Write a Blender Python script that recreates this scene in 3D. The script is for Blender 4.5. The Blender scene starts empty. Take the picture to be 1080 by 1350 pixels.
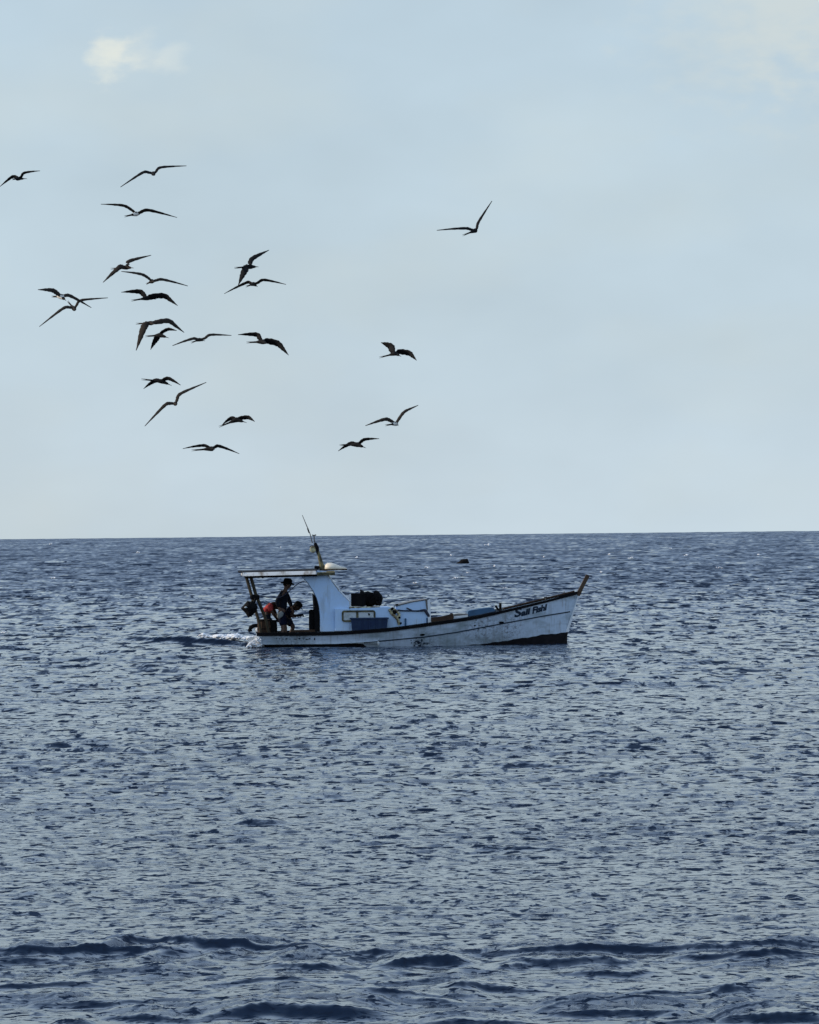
import bpy, bmesh, math, random
import numpy as np
from mathutils import Vector, Matrix

random.seed(7)
rng = np.random.default_rng(7)
scene = bpy.context.scene
C = scene.collection

# ------------------------------------------------------------------ camera
FPX = 5760.0            # focal length in photo pixels (photo 1080 x 1350)
CAMH = 3.17
ROLL = -0.0102
PITCH = math.atan(25.0 / FPX)
cam = bpy.data.cameras.new('camera')
cam.sensor_fit = 'VERTICAL'
cam.sensor_height = 24.0
cam.lens = FPX / 1350.0 * 24.0
cam.clip_start = 0.5
cam.clip_end = 60000
camo = bpy.data.objects.new('camera', cam)
C.objects.link(camo)
CM = Matrix.Translation((0, 0, CAMH)) @ Matrix.Rotation(math.pi / 2 + PITCH, 4, 'X') @ Matrix.Rotation(ROLL, 4, 'Z')
camo.matrix_world = CM
scene.camera = camo

# ------------------------------------------------------------------ light
SUN_EL = math.radians(27)
SUN_AZ = math.radians(-80)      # from +Y (away from the camera) towards -X (left)
sdir = Vector((math.sin(SUN_AZ) * math.cos(SUN_EL), math.cos(SUN_AZ) * math.cos(SUN_EL), math.sin(SUN_EL)))
sl = bpy.data.lights.new('sun', 'SUN')
sl.energy = 3.2
sl.angle = math.radians(0.5)
sl.color = (1.0, 0.86, 0.68)
so = bpy.data.objects.new('sun', sl)
C.objects.link(so)
so.rotation_euler = (-sdir).to_track_quat('-Z', 'Y').to_euler()
so.location = (-30, 100, 40)

world = bpy.data.worlds.new('World')
scene.world = world
world.use_nodes = True
wn = world.node_tree
wn.nodes.clear()
W = wn.nodes.new
wl = wn.links.new
out = W('ShaderNodeOutputWorld')
bg = W('ShaderNodeBackground')
bg.inputs['Strength'].default_value = 0.1
sky = W('ShaderNodeTexSky')
sky.sky_type = 'NISHITA'
sky.sun_disc = False
sky.sun_elevation = SUN_EL
sky.sun_rotation = SUN_AZ
sky.air_density = 1.2
sky.dust_density = 1.5
tc = W('ShaderNodeTexCoord')
sep = W('ShaderNodeSeparateXYZ')
wl(tc.outputs['Generated'], sep.inputs[0])
# thin cloud veil, from near-white at the horizon to a thinner, bluer veil overhead
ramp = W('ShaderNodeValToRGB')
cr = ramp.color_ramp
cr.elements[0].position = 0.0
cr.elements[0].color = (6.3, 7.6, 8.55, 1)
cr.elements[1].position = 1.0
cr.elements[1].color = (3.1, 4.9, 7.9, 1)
for p_, c_ in ((0.035, (5.6, 7.0, 8.12, 1)), (0.13, (5.3, 6.72, 7.88, 1)), (0.19, (5.3, 6.95, 9.1, 1)), (0.32, (4.6, 6.5, 9.6, 1))):  # unseen band above the view lifted brighter and bluer for the sea's reflections
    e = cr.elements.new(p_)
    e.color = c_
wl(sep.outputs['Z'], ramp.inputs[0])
mpw = W('ShaderNodeMapping')
mpw.inputs['Scale'].default_value = (1, 1, 2.2)
wl(tc.outputs['Generated'], mpw.inputs[0])


def wnoise(scale, detail, loc):
    m = W('ShaderNodeMapping')
    m.inputs['Scale'].default_value = (1, 1, 2.0)
    m.inputs['Location'].default_value = loc
    wl(tc.outputs['Generated'], m.inputs[0])
    n = W('ShaderNodeTexNoise')
    n.inputs['Scale'].default_value = scale
    n.inputs['Detail'].default_value = detail
    n.inputs['Roughness'].default_value = 0.5
    wl(m.outputs[0], n.inputs['Vector'])
    return n


def wmath(op, a, b=None, clamp=False):
    m = W('ShaderNodeMath')
    m.operation = op
    m.use_clamp = clamp
    for k, v in enumerate((a, b)):
        if v is None:
            continue
        if hasattr(v, 'links') or hasattr(v, 'is_linked'):
            wl(v, m.inputs[k])
        else:
            m.inputs[k].default_value = v
    return m.outputs[0]


n1 = wnoise(9, 4, (3.1, 0, 0.4))
n2 = wnoise(26, 3, (0.3, 2, 0.1))
f = wmath('ADD', wmath('MULTIPLY', n1.outputs['Fac'], 0.7), wmath('MULTIPLY', n2.outputs['Fac'], 0.3))
mr = W('ShaderNodeMapRange')
mr.inputs['From Min'].default_value = 0.35
mr.inputs['From Max'].default_value = 0.65
mr.inputs['To Min'].default_value = 0.93
mr.inputs['To Max'].default_value = 1.07
wl(f, mr.inputs['Value'])
veil = W('ShaderNodeVectorMath')
veil.operation = 'SCALE'
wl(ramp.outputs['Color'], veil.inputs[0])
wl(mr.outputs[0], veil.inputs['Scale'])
# cream-coloured cloud texture mixed in very lightly
n3 = wnoise(14, 4, (7.7, 1, 0.9))
cf = W('ShaderNodeMapRange')
cf.inputs['From Min'].default_value = 0.48
cf.inputs['From Max'].default_value = 0.75
cf.inputs['To Max'].default_value = 0.35
wl(n3.outputs['Fac'], cf.inputs['Value'])
mixc = W('ShaderNodeMix')
mixc.data_type = 'RGBA'
wl(cf.outputs[0], mixc.inputs['Factor'])
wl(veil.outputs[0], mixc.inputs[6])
mixc.inputs[7].default_value = (6.6, 7.3, 7.2, 1)


def dir_at(px, py):
    return (CM.to_3x3() @ Vector((px - 540, 675 - py, -FPX))).normalized()


# small bright cumulus puffs standing in the sky at fixed bearings
prev = mixc.outputs[2]
nd = wnoise(120, 6, (1.2, 0.3, 5.0))
for (px, py, rad, s, colr) in ((153, 76, 0.0076, 0.80, (8.7, 8.9, 8.1, 1)), (188, 68, 0.0066, 0.34, (7.9, 8.3, 7.9, 1)),
                               (226, 76, 0.0048, 0.40, (7.8, 8.4, 8.2, 1)), (990, 10, 0.034, 0.38, (6.9, 7.5, 7.4, 1)),
                               (1060, 25, 0.022, 0.35, (7.6, 7.9, 7.4, 1))):
    d = dir_at(px, py)
    vd = W('ShaderNodeVectorMath')
    vd.operation = 'DISTANCE'
    wl(tc.outputs['Generated'], vd.inputs[0])
    vd.inputs[1].default_value = d
    dd = wmath('ADD', vd.outputs['Value'], wmath('MULTIPLY', wmath('SUBTRACT', nd.outputs['Fac'], 0.5), rad * 2.0))
    k = W('ShaderNodeMapRange')
    k.interpolation_type = 'SMOOTHSTEP'
    k.inputs['From Min'].default_value = rad
    k.inputs['From Max'].default_value = rad * 0.05
    k.inputs['To Max'].default_value = s
    wl(dd, k.inputs['Value'])
    mx = W('ShaderNodeMix')
    mx.data_type = 'RGBA'
    wl(k.outputs[0], mx.inputs['Factor'])
    wl(prev, mx.inputs[6])
    mx.inputs[7].default_value = colr
    prev = mx.outputs[2]
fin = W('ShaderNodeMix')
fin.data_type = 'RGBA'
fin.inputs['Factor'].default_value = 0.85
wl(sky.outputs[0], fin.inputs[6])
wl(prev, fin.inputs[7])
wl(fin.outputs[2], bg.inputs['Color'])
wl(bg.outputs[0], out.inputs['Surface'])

scene.view_settings.view_transform = 'Standard'
scene.view_settings.look = 'None'
scene.view_settings.exposure = 0.0
scene.view_settings.gamma = 1.0
scene.view_settings.use_curve_mapping = False


# ------------------------------------------------------------------ materials
def mat(name, col, rough=0.6, grime=None, gscale=3.0, gamt=0.5, spec=0.4, thr=(0.45, 0.7), bump=0.0, metal=0.0, stretch=(1, 1, 1)):
    m = bpy.data.materials.new(name)
    m.use_nodes = True
    nt = m.node_tree
    b = nt.nodes['Principled BSDF']
    b.inputs['Roughness'].default_value = rough
    b.inputs['Specular IOR Level'].default_value = spec
    b.inputs['Metallic'].default_value = metal
    t = nt.nodes.new('ShaderNodeTexCoord')
    mp = nt.nodes.new('ShaderNodeMapping')
    mp.inputs['Scale'].default_value = stretch
    nt.links.new(t.outputs['Object'], mp.inputs[0])
    n = nt.nodes.new('ShaderNodeTexNoise')
    n.inputs['Scale'].default_value = gscale
    n.inputs['Detail'].default_value = 6
    n.inputs['Roughness'].default_value = 0.65
    nt.links.new(mp.outputs[0], n.inputs['Vector'])
    r = nt.nodes.new('ShaderNodeMapRange')
    r.inputs['From Min'].default_value = thr[0]
    r.inputs['From Max'].default_value = thr[1]
    r.inputs['To Max'].default_value = gamt
    nt.links.new(n.outputs['Fac'], r.inputs['Value'])
    mx = nt.nodes.new('ShaderNodeMix')
    mx.data_type = 'RGBA'
    mx.inputs[6].default_value = (*col, 1)
    g = grime or tuple(c * 0.6 for c in col)
    mx.inputs[7].default_value = (*g, 1)
    nt.links.new(r.outputs[0], mx.inputs['Factor'])
    nt.links.new(mx.outputs[2], b.inputs['Base Color'])
    if bump:
        bp = nt.nodes.new('ShaderNodeBump')
        bp.inputs['Strength'].default_value = bump
        bp.inputs['Distance'].default_value = 0.02
        nt.links.new(n.outputs['Fac'], bp.inputs['Height'])
        nt.links.new(bp.outputs[0], b.inputs['Normal'])
    return m


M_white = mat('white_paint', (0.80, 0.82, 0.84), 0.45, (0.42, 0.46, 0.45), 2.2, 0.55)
M_cabin = mat('cabin_paint', (0.48, 0.66, 0.90), 0.45, (0.48, 0.58, 0.66), 2.5, 0.5)
M_hullblk = mat('black_rail_paint', (0.006, 0.006, 0.008), 0.75, (0.02, 0.017, 0.014), 6, 0.5, spec=0.15)
M_boot = mat('dark_bottom_paint', (0.008, 0.007, 0.009), 0.7, (0.03, 0.024, 0.026), 4, 0.6, spec=0.2)
M_olive = mat('weathered_olive', (0.17, 0.15, 0.07), 0.75, (0.035, 0.03, 0.02), 8, 0.95, thr=(0.42, 0.6))
M_post = mat('weathered_post', (0.055, 0.045, 0.028), 0.85, (0.012, 0.010, 0.008), 6, 0.9, spec=0.2)
M_brown = mat('brown_wood', (0.06, 0.034, 0.02), 0.8, (0.014, 0.009, 0.007), 9, 0.8, spec=0.2)
M_black = mat('black_rubber', (0.004, 0.004, 0.005), 0.85, (0.012, 0.011, 0.010), 7, 0.6, spec=0.12)
M_cream = mat('cream_paint', (0.85, 0.76, 0.60), 0.5, (0.6, 0.45, 0.32), 5, 0.5)
M_yellow = mat('rusty_yellow_paint', (0.55, 0.50, 0.30), 0.6, (0.10, 0.06, 0.03), 9, 0.9, thr=(0.42, 0.55))
M_blue = mat('dark_blue_plastic', (0.010, 0.026, 0.075), 0.5, (0.035, 0.065, 0.11), 6, 0.6, spec=0.25)
M_tan = mat('tan_wood', (0.10, 0.065, 0.04), 0.75, (0.05, 0.03, 0.02), 5, 0.9, spec=0.2)
M_gutter = mat('gutter_white', (0.74, 0.72, 0.68), 0.5, (0.7, 0.68, 0.62), 4, 0.4)
M_tarp = mat('blue_tarpaulin', (0.03, 0.10, 0.20), 0.5, (0.015, 0.05, 0.10), 5, 0.7)
M_skin = mat('tanned_skin', (0.05, 0.026, 0.018), 0.6, (0.05, 0.024, 0.016), 5, 0.4, spec=0.25)
M_skinl = mat('light_skin', (0.13, 0.075, 0.052), 0.6, (0.08, 0.045, 0.03), 5, 0.4, spec=0.25)
M_dkcloth = mat('dark_cloth', (0.007, 0.009, 0.015), 0.95, (0.016, 0.018, 0.027), 8, 0.6, spec=0.1)
M_maroon = mat('maroon_cloth', (0.06, 0.012, 0.02), 0.9, (0.03, 0.008, 0.012), 8, 0.6)
M_red = mat('red_cloth', (0.36, 0.055, 0.055), 0.95, (0.4, 0.04, 0.03), 8, 0.5, spec=0.1)
M_grey = mat('grey_cloth', (0.22, 0.23, 0.22), 0.95, (0.05, 0.06, 0.07), 10, 0.9, spec=0.1)
M_navy = mat('navy_cloth', (0.008, 0.010, 0.026), 0.95, (0.005, 0.007, 0.014), 8, 0.6, spec=0.1)
M_bird = mat('black_feathers', (0.006, 0.006, 0.007), 0.85, (0.015, 0.013, 0.012), 6, 0.6, spec=0.15)
M_birdw = mat('white_breast_feathers', (0.75, 0.70, 0.62), 0.8, (0.5, 0.45, 0.38), 6, 0.4)
M_birdb = mat('brown_feathers', (0.028, 0.021, 0.016), 0.85, (0.012, 0.010, 0.009), 6, 0.6, spec=0.15)
M_horn = mat('grey_horn', (0.12, 0.11, 0.10), 0.5)
M_foam = mat('white_foam', (0.80, 0.82, 0.84), 0.7, (0.55, 0.6, 0.66), 5, 0.5, bump=0.4)
M_float = mat('dark_float', (0.012, 0.012, 0.015), 0.7, (0.03, 0.03, 0.03), 3, 0.5)
M_rope = mat('dark_rope', (0.02, 0.025, 0.05), 0.8, (0.05, 0.05, 0.06), 20, 0.5)
M_metal = mat('galvanised_metal', (0.45, 0.46, 0.45), 0.4, (0.2, 0.17, 0.12), 10, 0.6, metal=0.6)
M_ink = mat('lettering_paint', (0.010, 0.022, 0.045), 0.6, (0.03, 0.06, 0.09), 12, 0.5)
M_pane = mat('pale_pane', (0.50, 0.56, 0.60), 0.15, (0.18, 0.22, 0.2), 7, 0.7, spec=0.6)
M_glass = bpy.data.materials.new('windscreen_glass')
M_glass.use_nodes = True
gb = M_glass.node_tree.nodes['Principled BSDF']
gb.inputs['Base Color'].default_value = (0.8, 0.9, 0.92, 1)
gb.inputs['Roughness'].default_value = 0.06
gb.inputs['Transmission Weight'].default_value = 0.85
gb.inputs['IOR'].default_value = 1.45


def hull_material():
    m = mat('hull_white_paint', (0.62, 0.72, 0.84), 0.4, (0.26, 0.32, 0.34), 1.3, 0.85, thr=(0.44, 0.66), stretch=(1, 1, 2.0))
    nt = m.node_tree
    b = nt.nodes['Principled BSDF']
    src = b.inputs['Base Color'].links[0].from_socket
    t = [n for n in nt.nodes if n.type == 'TEX_COORD'][0]
    # scrape marks and dirt concentrated on the forward third, rust runs, chipped dark spots
    mp = nt.nodes.new('ShaderNodeMapping')
    mp.inputs['Scale'].default_value = (1.6, 1, 2.2)
    nt.links.new(t.outputs['Object'], mp.inputs[0])
    n = nt.nodes.new('ShaderNodeTexNoise')
    n.inputs['Scale'].default_value = 7
    n.inputs['Detail'].default_value = 8
    n.inputs['Roughness'].default_value = 0.75
    nt.links.new(mp.outputs[0], n.inputs['Vector'])
    r = nt.nodes.new('ShaderNodeMapRange')
    r.inputs['From Min'].default_value = 0.49
    r.inputs['From Max'].default_value = 0.62
    nt.links.new(n.outputs['Fac'], r.inputs['Value'])
    prev = None
    for (cx, cz, rr) in ((0.35, 0.05, 0.42), (1.9, 0.45, 0.75), (2.7, 0.45, 0.55), (-3.3, 0.2, 0.7)):
        d = nt.nodes.new('ShaderNodeVectorMath')
        d.operation = 'DISTANCE'
        mm = nt.nodes.new('ShaderNodeMapping')
        mm.inputs['Scale'].default_value = (1, 0, 1)
        nt.links.new(t.outputs['Object'], mm.inputs[0])
        nt.links.new(mm.outputs[0], d.inputs[0])
        d.inputs[1].default_value = (cx, 0, cz)
        k = nt.nodes.new('ShaderNodeMapRange')
        k.inputs['From Min'].default_value = rr
        k.inputs['From Max'].default_value = rr * 0.3
        k.inputs['To Max'].default_value = 0.8
        nt.links.new(d.outputs['Value'], k.inputs['Value'])
        if prev is None:
            prev = k.outputs[0]
        else:
            a = nt.nodes.new('ShaderNodeMath')
            a.operation = 'MAXIMUM'
            nt.links.new(prev, a.inputs[0])
            nt.links.new(k.outputs[0], a.inputs[1])
            prev = a.outputs[0]
    mu = nt.nodes.new('ShaderNodeMath')
    mu.operation = 'MULTIPLY'
    nt.links.new(prev, mu.inputs[0])
    nt.links.new(r.outputs[0], mu.inputs[1])
    mx = nt.nodes.new('ShaderNodeMix')
    mx.data_type = 'RGBA'
    nt.links.new(mu.outputs[0], mx.inputs['Factor'])
    nt.links.new(src, mx.inputs[6])
    mx.inputs[7].default_value = (0.07, 0.075, 0.09, 1)
    nt.links.new(mx.outputs[2], b.inputs['Base Color'])
    return m


M_hull = hull_material()


def add_streaks(m, col, amt, sc=(9, 1, 0.9), thr=(0.52, 0.70)):
    """run-down stains: narrow across, long downwards"""
    nt = m.node_tree
    b = nt.nodes['Principled BSDF']
    src = b.inputs['Base Color'].links[0].from_socket
    t = [n for n in nt.nodes if n.type == 'TEX_COORD'][0]
    mp = nt.nodes.new('ShaderNodeMapping')
    mp.inputs['Scale'].default_value = sc
    nt.links.new(t.outputs['Object'], mp.inputs[0])
    n = nt.nodes.new('ShaderNodeTexNoise')
    n.inputs['Scale'].default_value = 1.0
    n.inputs['Detail'].default_value = 5
    n.inputs['Roughness'].default_value = 0.7
    nt.links.new(mp.outputs[0], n.inputs['Vector'])
    r = nt.nodes.new('ShaderNodeMapRange')
    r.inputs['From Min'].default_value = thr[0]
    r.inputs['From Max'].default_value = thr[1]
    r.inputs['To Max'].default_value = amt
    nt.links.new(n.outputs['Fac'], r.inputs['Value'])
    mx = nt.nodes.new('ShaderNodeMix')
    mx.data_type = 'RGBA'
    nt.links.new(r.outputs[0], mx.inputs['Factor'])
    nt.links.new(src, mx.inputs[6])
    mx.inputs[7].default_value = (*col, 1)
    nt.links.new(mx.outputs[2], b.inputs['Base Color'])


add_streaks(M_hull, (0.20, 0.20, 0.19), 0.5)
add_streaks(M_hull, (0.20, 0.11, 0.06), 0.6, sc=(14, 1, 1.2), thr=(0.60, 0.72))
add_streaks(M_cabin, (0.26, 0.27, 0.26), 0.5, sc=(7, 1, 1.1), thr=(0.54, 0.72))
add_streaks(M_cabin, (0.28, 0.17, 0.09), 0.5, sc=(11, 1, 1.4), thr=(0.62, 0.74))
add_streaks(M_gutter, (0.20, 0.14, 0.08), 0.8, sc=(3, 1, 2), thr=(0.47, 0.62))


# ------------------------------------------------------------------ helpers
def link(name, me, parent=None, loc=None):
    o = bpy.data.objects.new(name, me)
    C.objects.link(o)
    if parent is not None:
        o.parent = parent
    if loc is not None:
        o.location = loc
    return o


def mesh_obj(name, verts, faces, m, parent=None, smooth=False, loc=None):
    me = bpy.data.meshes.new(name)
    me.from_pydata([tuple(v) for v in verts], [], faces)
    me.materials.append(m)
    bm = bmesh.new()
    bm.from_mesh(me)
    bmesh.ops.recalc_face_normals(bm, faces=bm.faces[:])
    bm.to_mesh(me)
    bm.free()
    if smooth:
        me.polygons.foreach_set('use_smooth', [True] * len(me.polygons))
    return link(name, me, parent, loc)


def bm_obj(name, bm, m, parent=None, smooth=False, loc=None):
    me = bpy.data.meshes.new(name)
    bmesh.ops.recalc_face_normals(bm, faces=bm.faces[:])
    bm.to_mesh(me)
    bm.free()
    for mm in (m if isinstance(m, (list, tuple)) else [m]):
        me.materials.append(mm)
    if smooth:
        me.polygons.foreach_set('use_smooth', [True] * len(me.polygons))
    return link(name, me, parent, loc)


def tag(o, label=None, cat=None, group=None, kind=None):
    if label:
        o['label'] = label
    if cat:
        o['category'] = cat
    if group:
        o['group'] = group
    if kind:
        o['kind'] = kind
    return o


def empty(name, loc=(0, 0, 0), rz=0.0):
    o = bpy.data.objects.new(name, None)
    C.objects.link(o)
    o.location = loc
    o.rotation_euler = (0, 0, rz)
    return o


def add_box(bm, c, s, rot=None, bevel=0.0):
    r = bmesh.ops.create_cube(bm, size=1.0)
    vs = r['verts']
    bmesh.ops.scale(bm, vec=s, verts=vs)
    if bevel:
        es = list({e for v in vs for e in v.link_edges})
        rr = bmesh.ops.bevel(bm, geom=es, offset=bevel, segments=2, profile=0.5, affect='EDGES')
        vs = list({v for f_ in rr['faces'] for v in f_.verts} | {v for v in vs if v.is_valid})
    if rot is not None:
        bmesh.ops.rotate(bm, verts=vs, cent=(0, 0, 0), matrix=rot)
    bmesh.ops.translate(bm, verts=vs, vec=c)
    return vs


def frame_for(d):
    d = Vector(d).normalized()
    up = Vector((0, 0, 1)) if abs(d.z) < 0.9 else Vector((0, 1, 0))
    a = d.cross(up).normalized()
    return a, a.cross(d).normalized()


def add_tube(bm, pts, rads, n=8, cap=True, squash=1.0):
    pts = [Vector(p) for p in pts]
    if not hasattr(rads, '__len__'):
        rads = [rads] * len(pts)
    rings = []
    for i, p in enumerate(pts):
        a0 = pts[max(i - 1, 0)]
        a1 = pts[min(i + 1, len(pts) - 1)]
        a, b = frame_for(a1 - a0)
        rings.append([bm.verts.new(p + (a * math.cos(2 * math.pi * k / n) * squash + b * math.sin(2 * math.pi * k / n)) * rads[i]) for k in range(n)])
    for i in range(len(rings) - 1):
        for k in range(n):
            bm.faces.new((rings[i][k], rings[i][(k + 1) % n], rings[i + 1][(k + 1) % n], rings[i + 1][k]))
    if cap:
        bm.faces.new(rings[0][::-1])
        bm.faces.new(rings[-1])
    return rings


def add_prism(bm, poly, y0, y1):
    """poly: list of (x, z); extruded along y."""
    a = [bm.verts.new((x, y0, z)) for x, z in poly]
    b = [bm.verts.new((x, y1, z)) for x, z in poly]
    n = len(poly)
    bm.faces.new(a)
    bm.faces.new(b[::-1])
    for i in range(n):
        bm.faces.new((a[i], a[(i + 1) % n], b[(i + 1) % n], b[i]))
    return a + b


def catmull(pts, n):
    P = [Vector(p) for p in pts]
    P = [P[0] * 2 - P[1]] + P + [P[-1] * 2 - P[-2]]
    res = []
    for i in range(1, len(P) - 2):
        for k in range(n):
            t = k / n
            p0, p1, p2, p3 = P[i - 1], P[i], P[i + 1], P[i + 2]
            res.append(0.5 * ((2 * p1) + (p2 - p0) * t + (2 * p0 - 5 * p1 + 4 * p2 - p3) * t * t + (3 * p1 - p0 - 3 * p2 + p3) * t ** 3))
    res.append(P[-2])
    return res


def lumpy(bm, c, r, sub=2, amp=0.25, seed=0):
    """irregular rounded lump"""
    rr = random.Random(seed)
    res = bmesh.ops.create_icosphere(bm, subdivisions=sub, radius=1.0)
    ph = [(rr.uniform(-3, 3), rr.uniform(-3, 3), rr.uniform(-3, 3), rr.uniform(0, 6)) for _ in range(5)]
    for v in res['verts']:
        k = 1 + amp * sum(math.sin(a * v.co.x + b * v.co.y + d * v.co.z + e) for a, b, d, e in ph) / 2.5
        v.co = Vector((v.co.x * r[0] * k + c[0], v.co.y * r[1] * k + c[1], v.co.z * r[2] * k + c[2]))
    return res['verts']


# ------------------------------------------------------------------ sea
R_E = 6.37e6
BY = 121.1          # distance of the boat's centre line


FAR_TILT = 0.17
FRONT_A = 0.36
FRONT_B = 4.0
ATTR_K = 0.58
SOFT_K = 0.10
DASH_T = 0.55
DASH_K = 0.9


def build_sea():
    s_near = np.linspace(680, 12, 1200)
    Y1 = CAMH * FPX / s_near
    Y0 = np.linspace(4, Y1[0], 26)[:-1]
    Y2 = np.geomspace(Y1[-1], 9500, 120)[1:]
    Yr = np.concatenate([Y0, Y1, Y2])
    tf = np.linspace(-0.124, 0.124, 1000)
    side = np.geomspace(0.124, 0.75, 26)[1:]
    tx = np.concatenate([-side[::-1], tf, side])
    nr, nc = len(Yr), len(tx)
    X = (Yr[:, None] * tx[None, :]).astype(np.float64)
    Yg = np.repeat(Yr[:, None], nc, 1)
    dxr = Yr * (tf[1] - tf[0])
    dyr = np.gradient(Yr)
    H = np.zeros((nr, nc), np.float32)
    SX = np.zeros((nr, nc), np.float32)
    SY = np.zeros((nr, nc), np.float32)
    DX = np.zeros((nr, nc), np.float32)
    DY = np.zeros((nr, nc), np.float32)
    comps = []
    N = 210
    lam = np.exp(np.linspace(math.log(0.13), math.log(30), N)) * rng.uniform(0.95, 1.05, N)
    for i in range(N):
        L = lam[i]
        th = rng.normal(0, 0.62 if L < 6 else 0.35) + 0.08
        k = 2 * math.pi / L
        band = 0.0225
        comps.append((k * math.sin(th), -k * math.cos(th), band / k * rng.uniform(0.6, 1.4), rng.uniform(0, 6.28), L, 0))
    for i in range(26):
        L = math.exp(rng.uniform(math.log(22), math.log(90)))
        th = rng.normal(0, 0.7)
        k = 2 * math.pi / L
        comps.append((k * math.sin(th), -k * math.cos(th), 0.085, rng.uniform(0, 6.28), L, 1))
    # gust patches modulate the small waves
    gust = np.zeros((nr, nc))
    for i in range(14):
        L = math.exp(rng.uniform(math.log(5), math.log(60)))
        th = rng.uniform(-1.0, 1.0)
        k = 2 * math.pi / L
        gust += np.sin(k * 0.45 * math.sin(th) * X - k * math.cos(th) * Yg + rng.uniform(0, 6.28))
    gust = np.clip(1.0 + 0.085 * gust, 0.5, 1.5)
    calm = 1 - 0.35 * np.exp(-((Yg - 39) / 6.5) ** 2) - 0.4 * np.exp(-((Yg - 30.5) / 1.8) ** 2)
    gust = (gust * calm).astype(np.float32)
    for (kx, ky, A, ph, L, far) in comps:
        latt = np.clip((L / dxr - 1.6) / 2.0, 0, 1)
        datt = np.clip((L / dyr - 1.2) / 2.5, 0.45 if L > 0.8 else 0.15, 1)
        datt = np.where(Yr > 1200, np.clip(datt, 0, 1) * np.clip(L / 8, 0, 1), datt)
        if far:
            base = np.clip((Yr - 250) / 1500, 0, 1) + 0.3 * np.clip((Yr - 2200) / 2500, 0, 1)
        else:
            Lc = np.clip(0.0085 * Yr, 0.30, 5.0)     # the chop grows with distance offshore
            base = (1 + (L / Lc) ** 2) ** -0.62
        rows = np.nonzero(latt * base > 0.004)[0]
        if len(rows) == 0:
            continue
        a, b = rows[0], rows[-1] + 1
        phs = (kx * X[a:b] + ky * Yg[a:b] + ph)
        phs = np.mod(phs, 2 * math.pi).astype(np.float32)
        sn = np.sin(phs)
        cs = np.cos(phs)
        g = gust[a:b] if L < 7 else 1.0
        hA = (A * latt * datt * base)[a:b, None].astype(np.float32)
        sA = (A * latt * base)[a:b, None].astype(np.float32)
        H[a:b] += hA * cs * g
        SX[a:b] += -sA * kx * sn * g
        SY[a:b] += -sA * ky * sn * g
        if L < 8:
            kk = math.hypot(kx, ky)
            q = (0.9 * hA * sn * g)
            DX[a:b] -= q * np.float32(kx / kk)
            DY[a:b] -= q * np.float32(ky / kk) + hA * cs * g * np.float32(2.2 * min(1.0, 2.0 / L))

    # steep little crests: (px0, px1, py, height m, front length m)
    def lvl(px):
        return 700 - (px - 540) * 0.0102

    ridges = [(-60, 250, 1259, 0.10, 0.16), (90, 330, 1251, 0.085, 0.15), (230, 470, 1252, 0.09, 0.15), (-80, 120, 1268, 0.07, 0.16),
              (175, 235, 1275, 0.05, 0.10), (330, 460, 1276, 0.08, 0.15),
              (590, 960, 1257, 0.115, 0.15), (480, 625, 1272, 0.15, 0.20), (420, 560, 1261, 0.07, 0.14), (640, 840, 1272, 0.10, 0.2), (560, 720, 1304, 0.07, 0.14),
              (720, 880, 1283, 0.06, 0.14), (860, 1100, 1262, 0.09, 0.16), (930, 1120, 1252, 0.07, 0.15),
              (240, 520, 1338, 0.17, 0.24), (930, 1090, 1345, 0.13, 0.2), (690, 900, 1336, 0.08, 0.15), (20, 200, 1325, 0.06, 0.13),
              (380, 640, 1318, 0.05, 0.12), (-40, 160, 1300, 0.06, 0.14), (250, 480, 1296, 0.06, 0.14), (800, 1000, 1309, 0.05, 0.13),
              (120, 260, 1343, 0.07, 0.14), (540, 700, 1348, 0.08, 0.14),
              (128, 362, 847.0, 0.20, 0.58, -5.3), (-60, 34, 856, 0.14, 0.6), (300, 480, 856, 0.03, 0.4),
              (610, 760, 1120, 0.04, 0.2), (300, 380, 1085, 0.05, 0.2), (640, 760, 1010, 0.05, 0.3)]
    ridges += [(5, 110, 1262, 0.05, 0.12, 0.35), (80, 190, 1258, 0.055, 0.12, 0.40), (160, 260, 1262, 0.045, 0.12, 0.35), (255, 330, 1260, 0.04, 0.11, 0.3), (350, 420, 1264, 0.05, 0.1, 0.25)]
    for i in range(70):
        px = rng.uniform(-60, 1130)
        w_ = rng.uniform(25, 95)
        py = rng.uniform(1246, 1375)
        ridges.append((px - w_, px + w_, py, rng.uniform(0.014, 0.032), rng.uniform(0.05, 0.09), rng.uniform(-0.1, 0.3) * w_ / 50))
    for i in range(26):
        px = rng.uniform(-60, 1130)
        w_ = rng.uniform(60, 190)
        ridges.append((px - w_, px + w_, rng.uniform(1248, 1365), rng.uniform(0.016, 0.034), rng.uniform(0.04, 0.07), rng.uniform(-0.15, 0.4) * w_ / 90))
    for i in range(60):
        px = rng.uniform(-60, 1130)
        w_ = rng.uniform(15, 45)
        py = rng.uniform(860, 1240)
        yy_ = CAMH * FPX / (py - 700)
        ridges.append((px - w_, px + w_, py, 0.0007 * yy_ * rng.uniform(0.5, 1.1), 0.003 * yy_, rng.uniform(-0.3, 0.5) * w_ / 50 * yy_ / 50))
    near = 1 - 0.72 * np.exp(-(((X - 0.2) / 6.0) ** 4 + ((Yg - BY) / 4.0) ** 4))
    H *= near.astype(np.float32)
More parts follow.
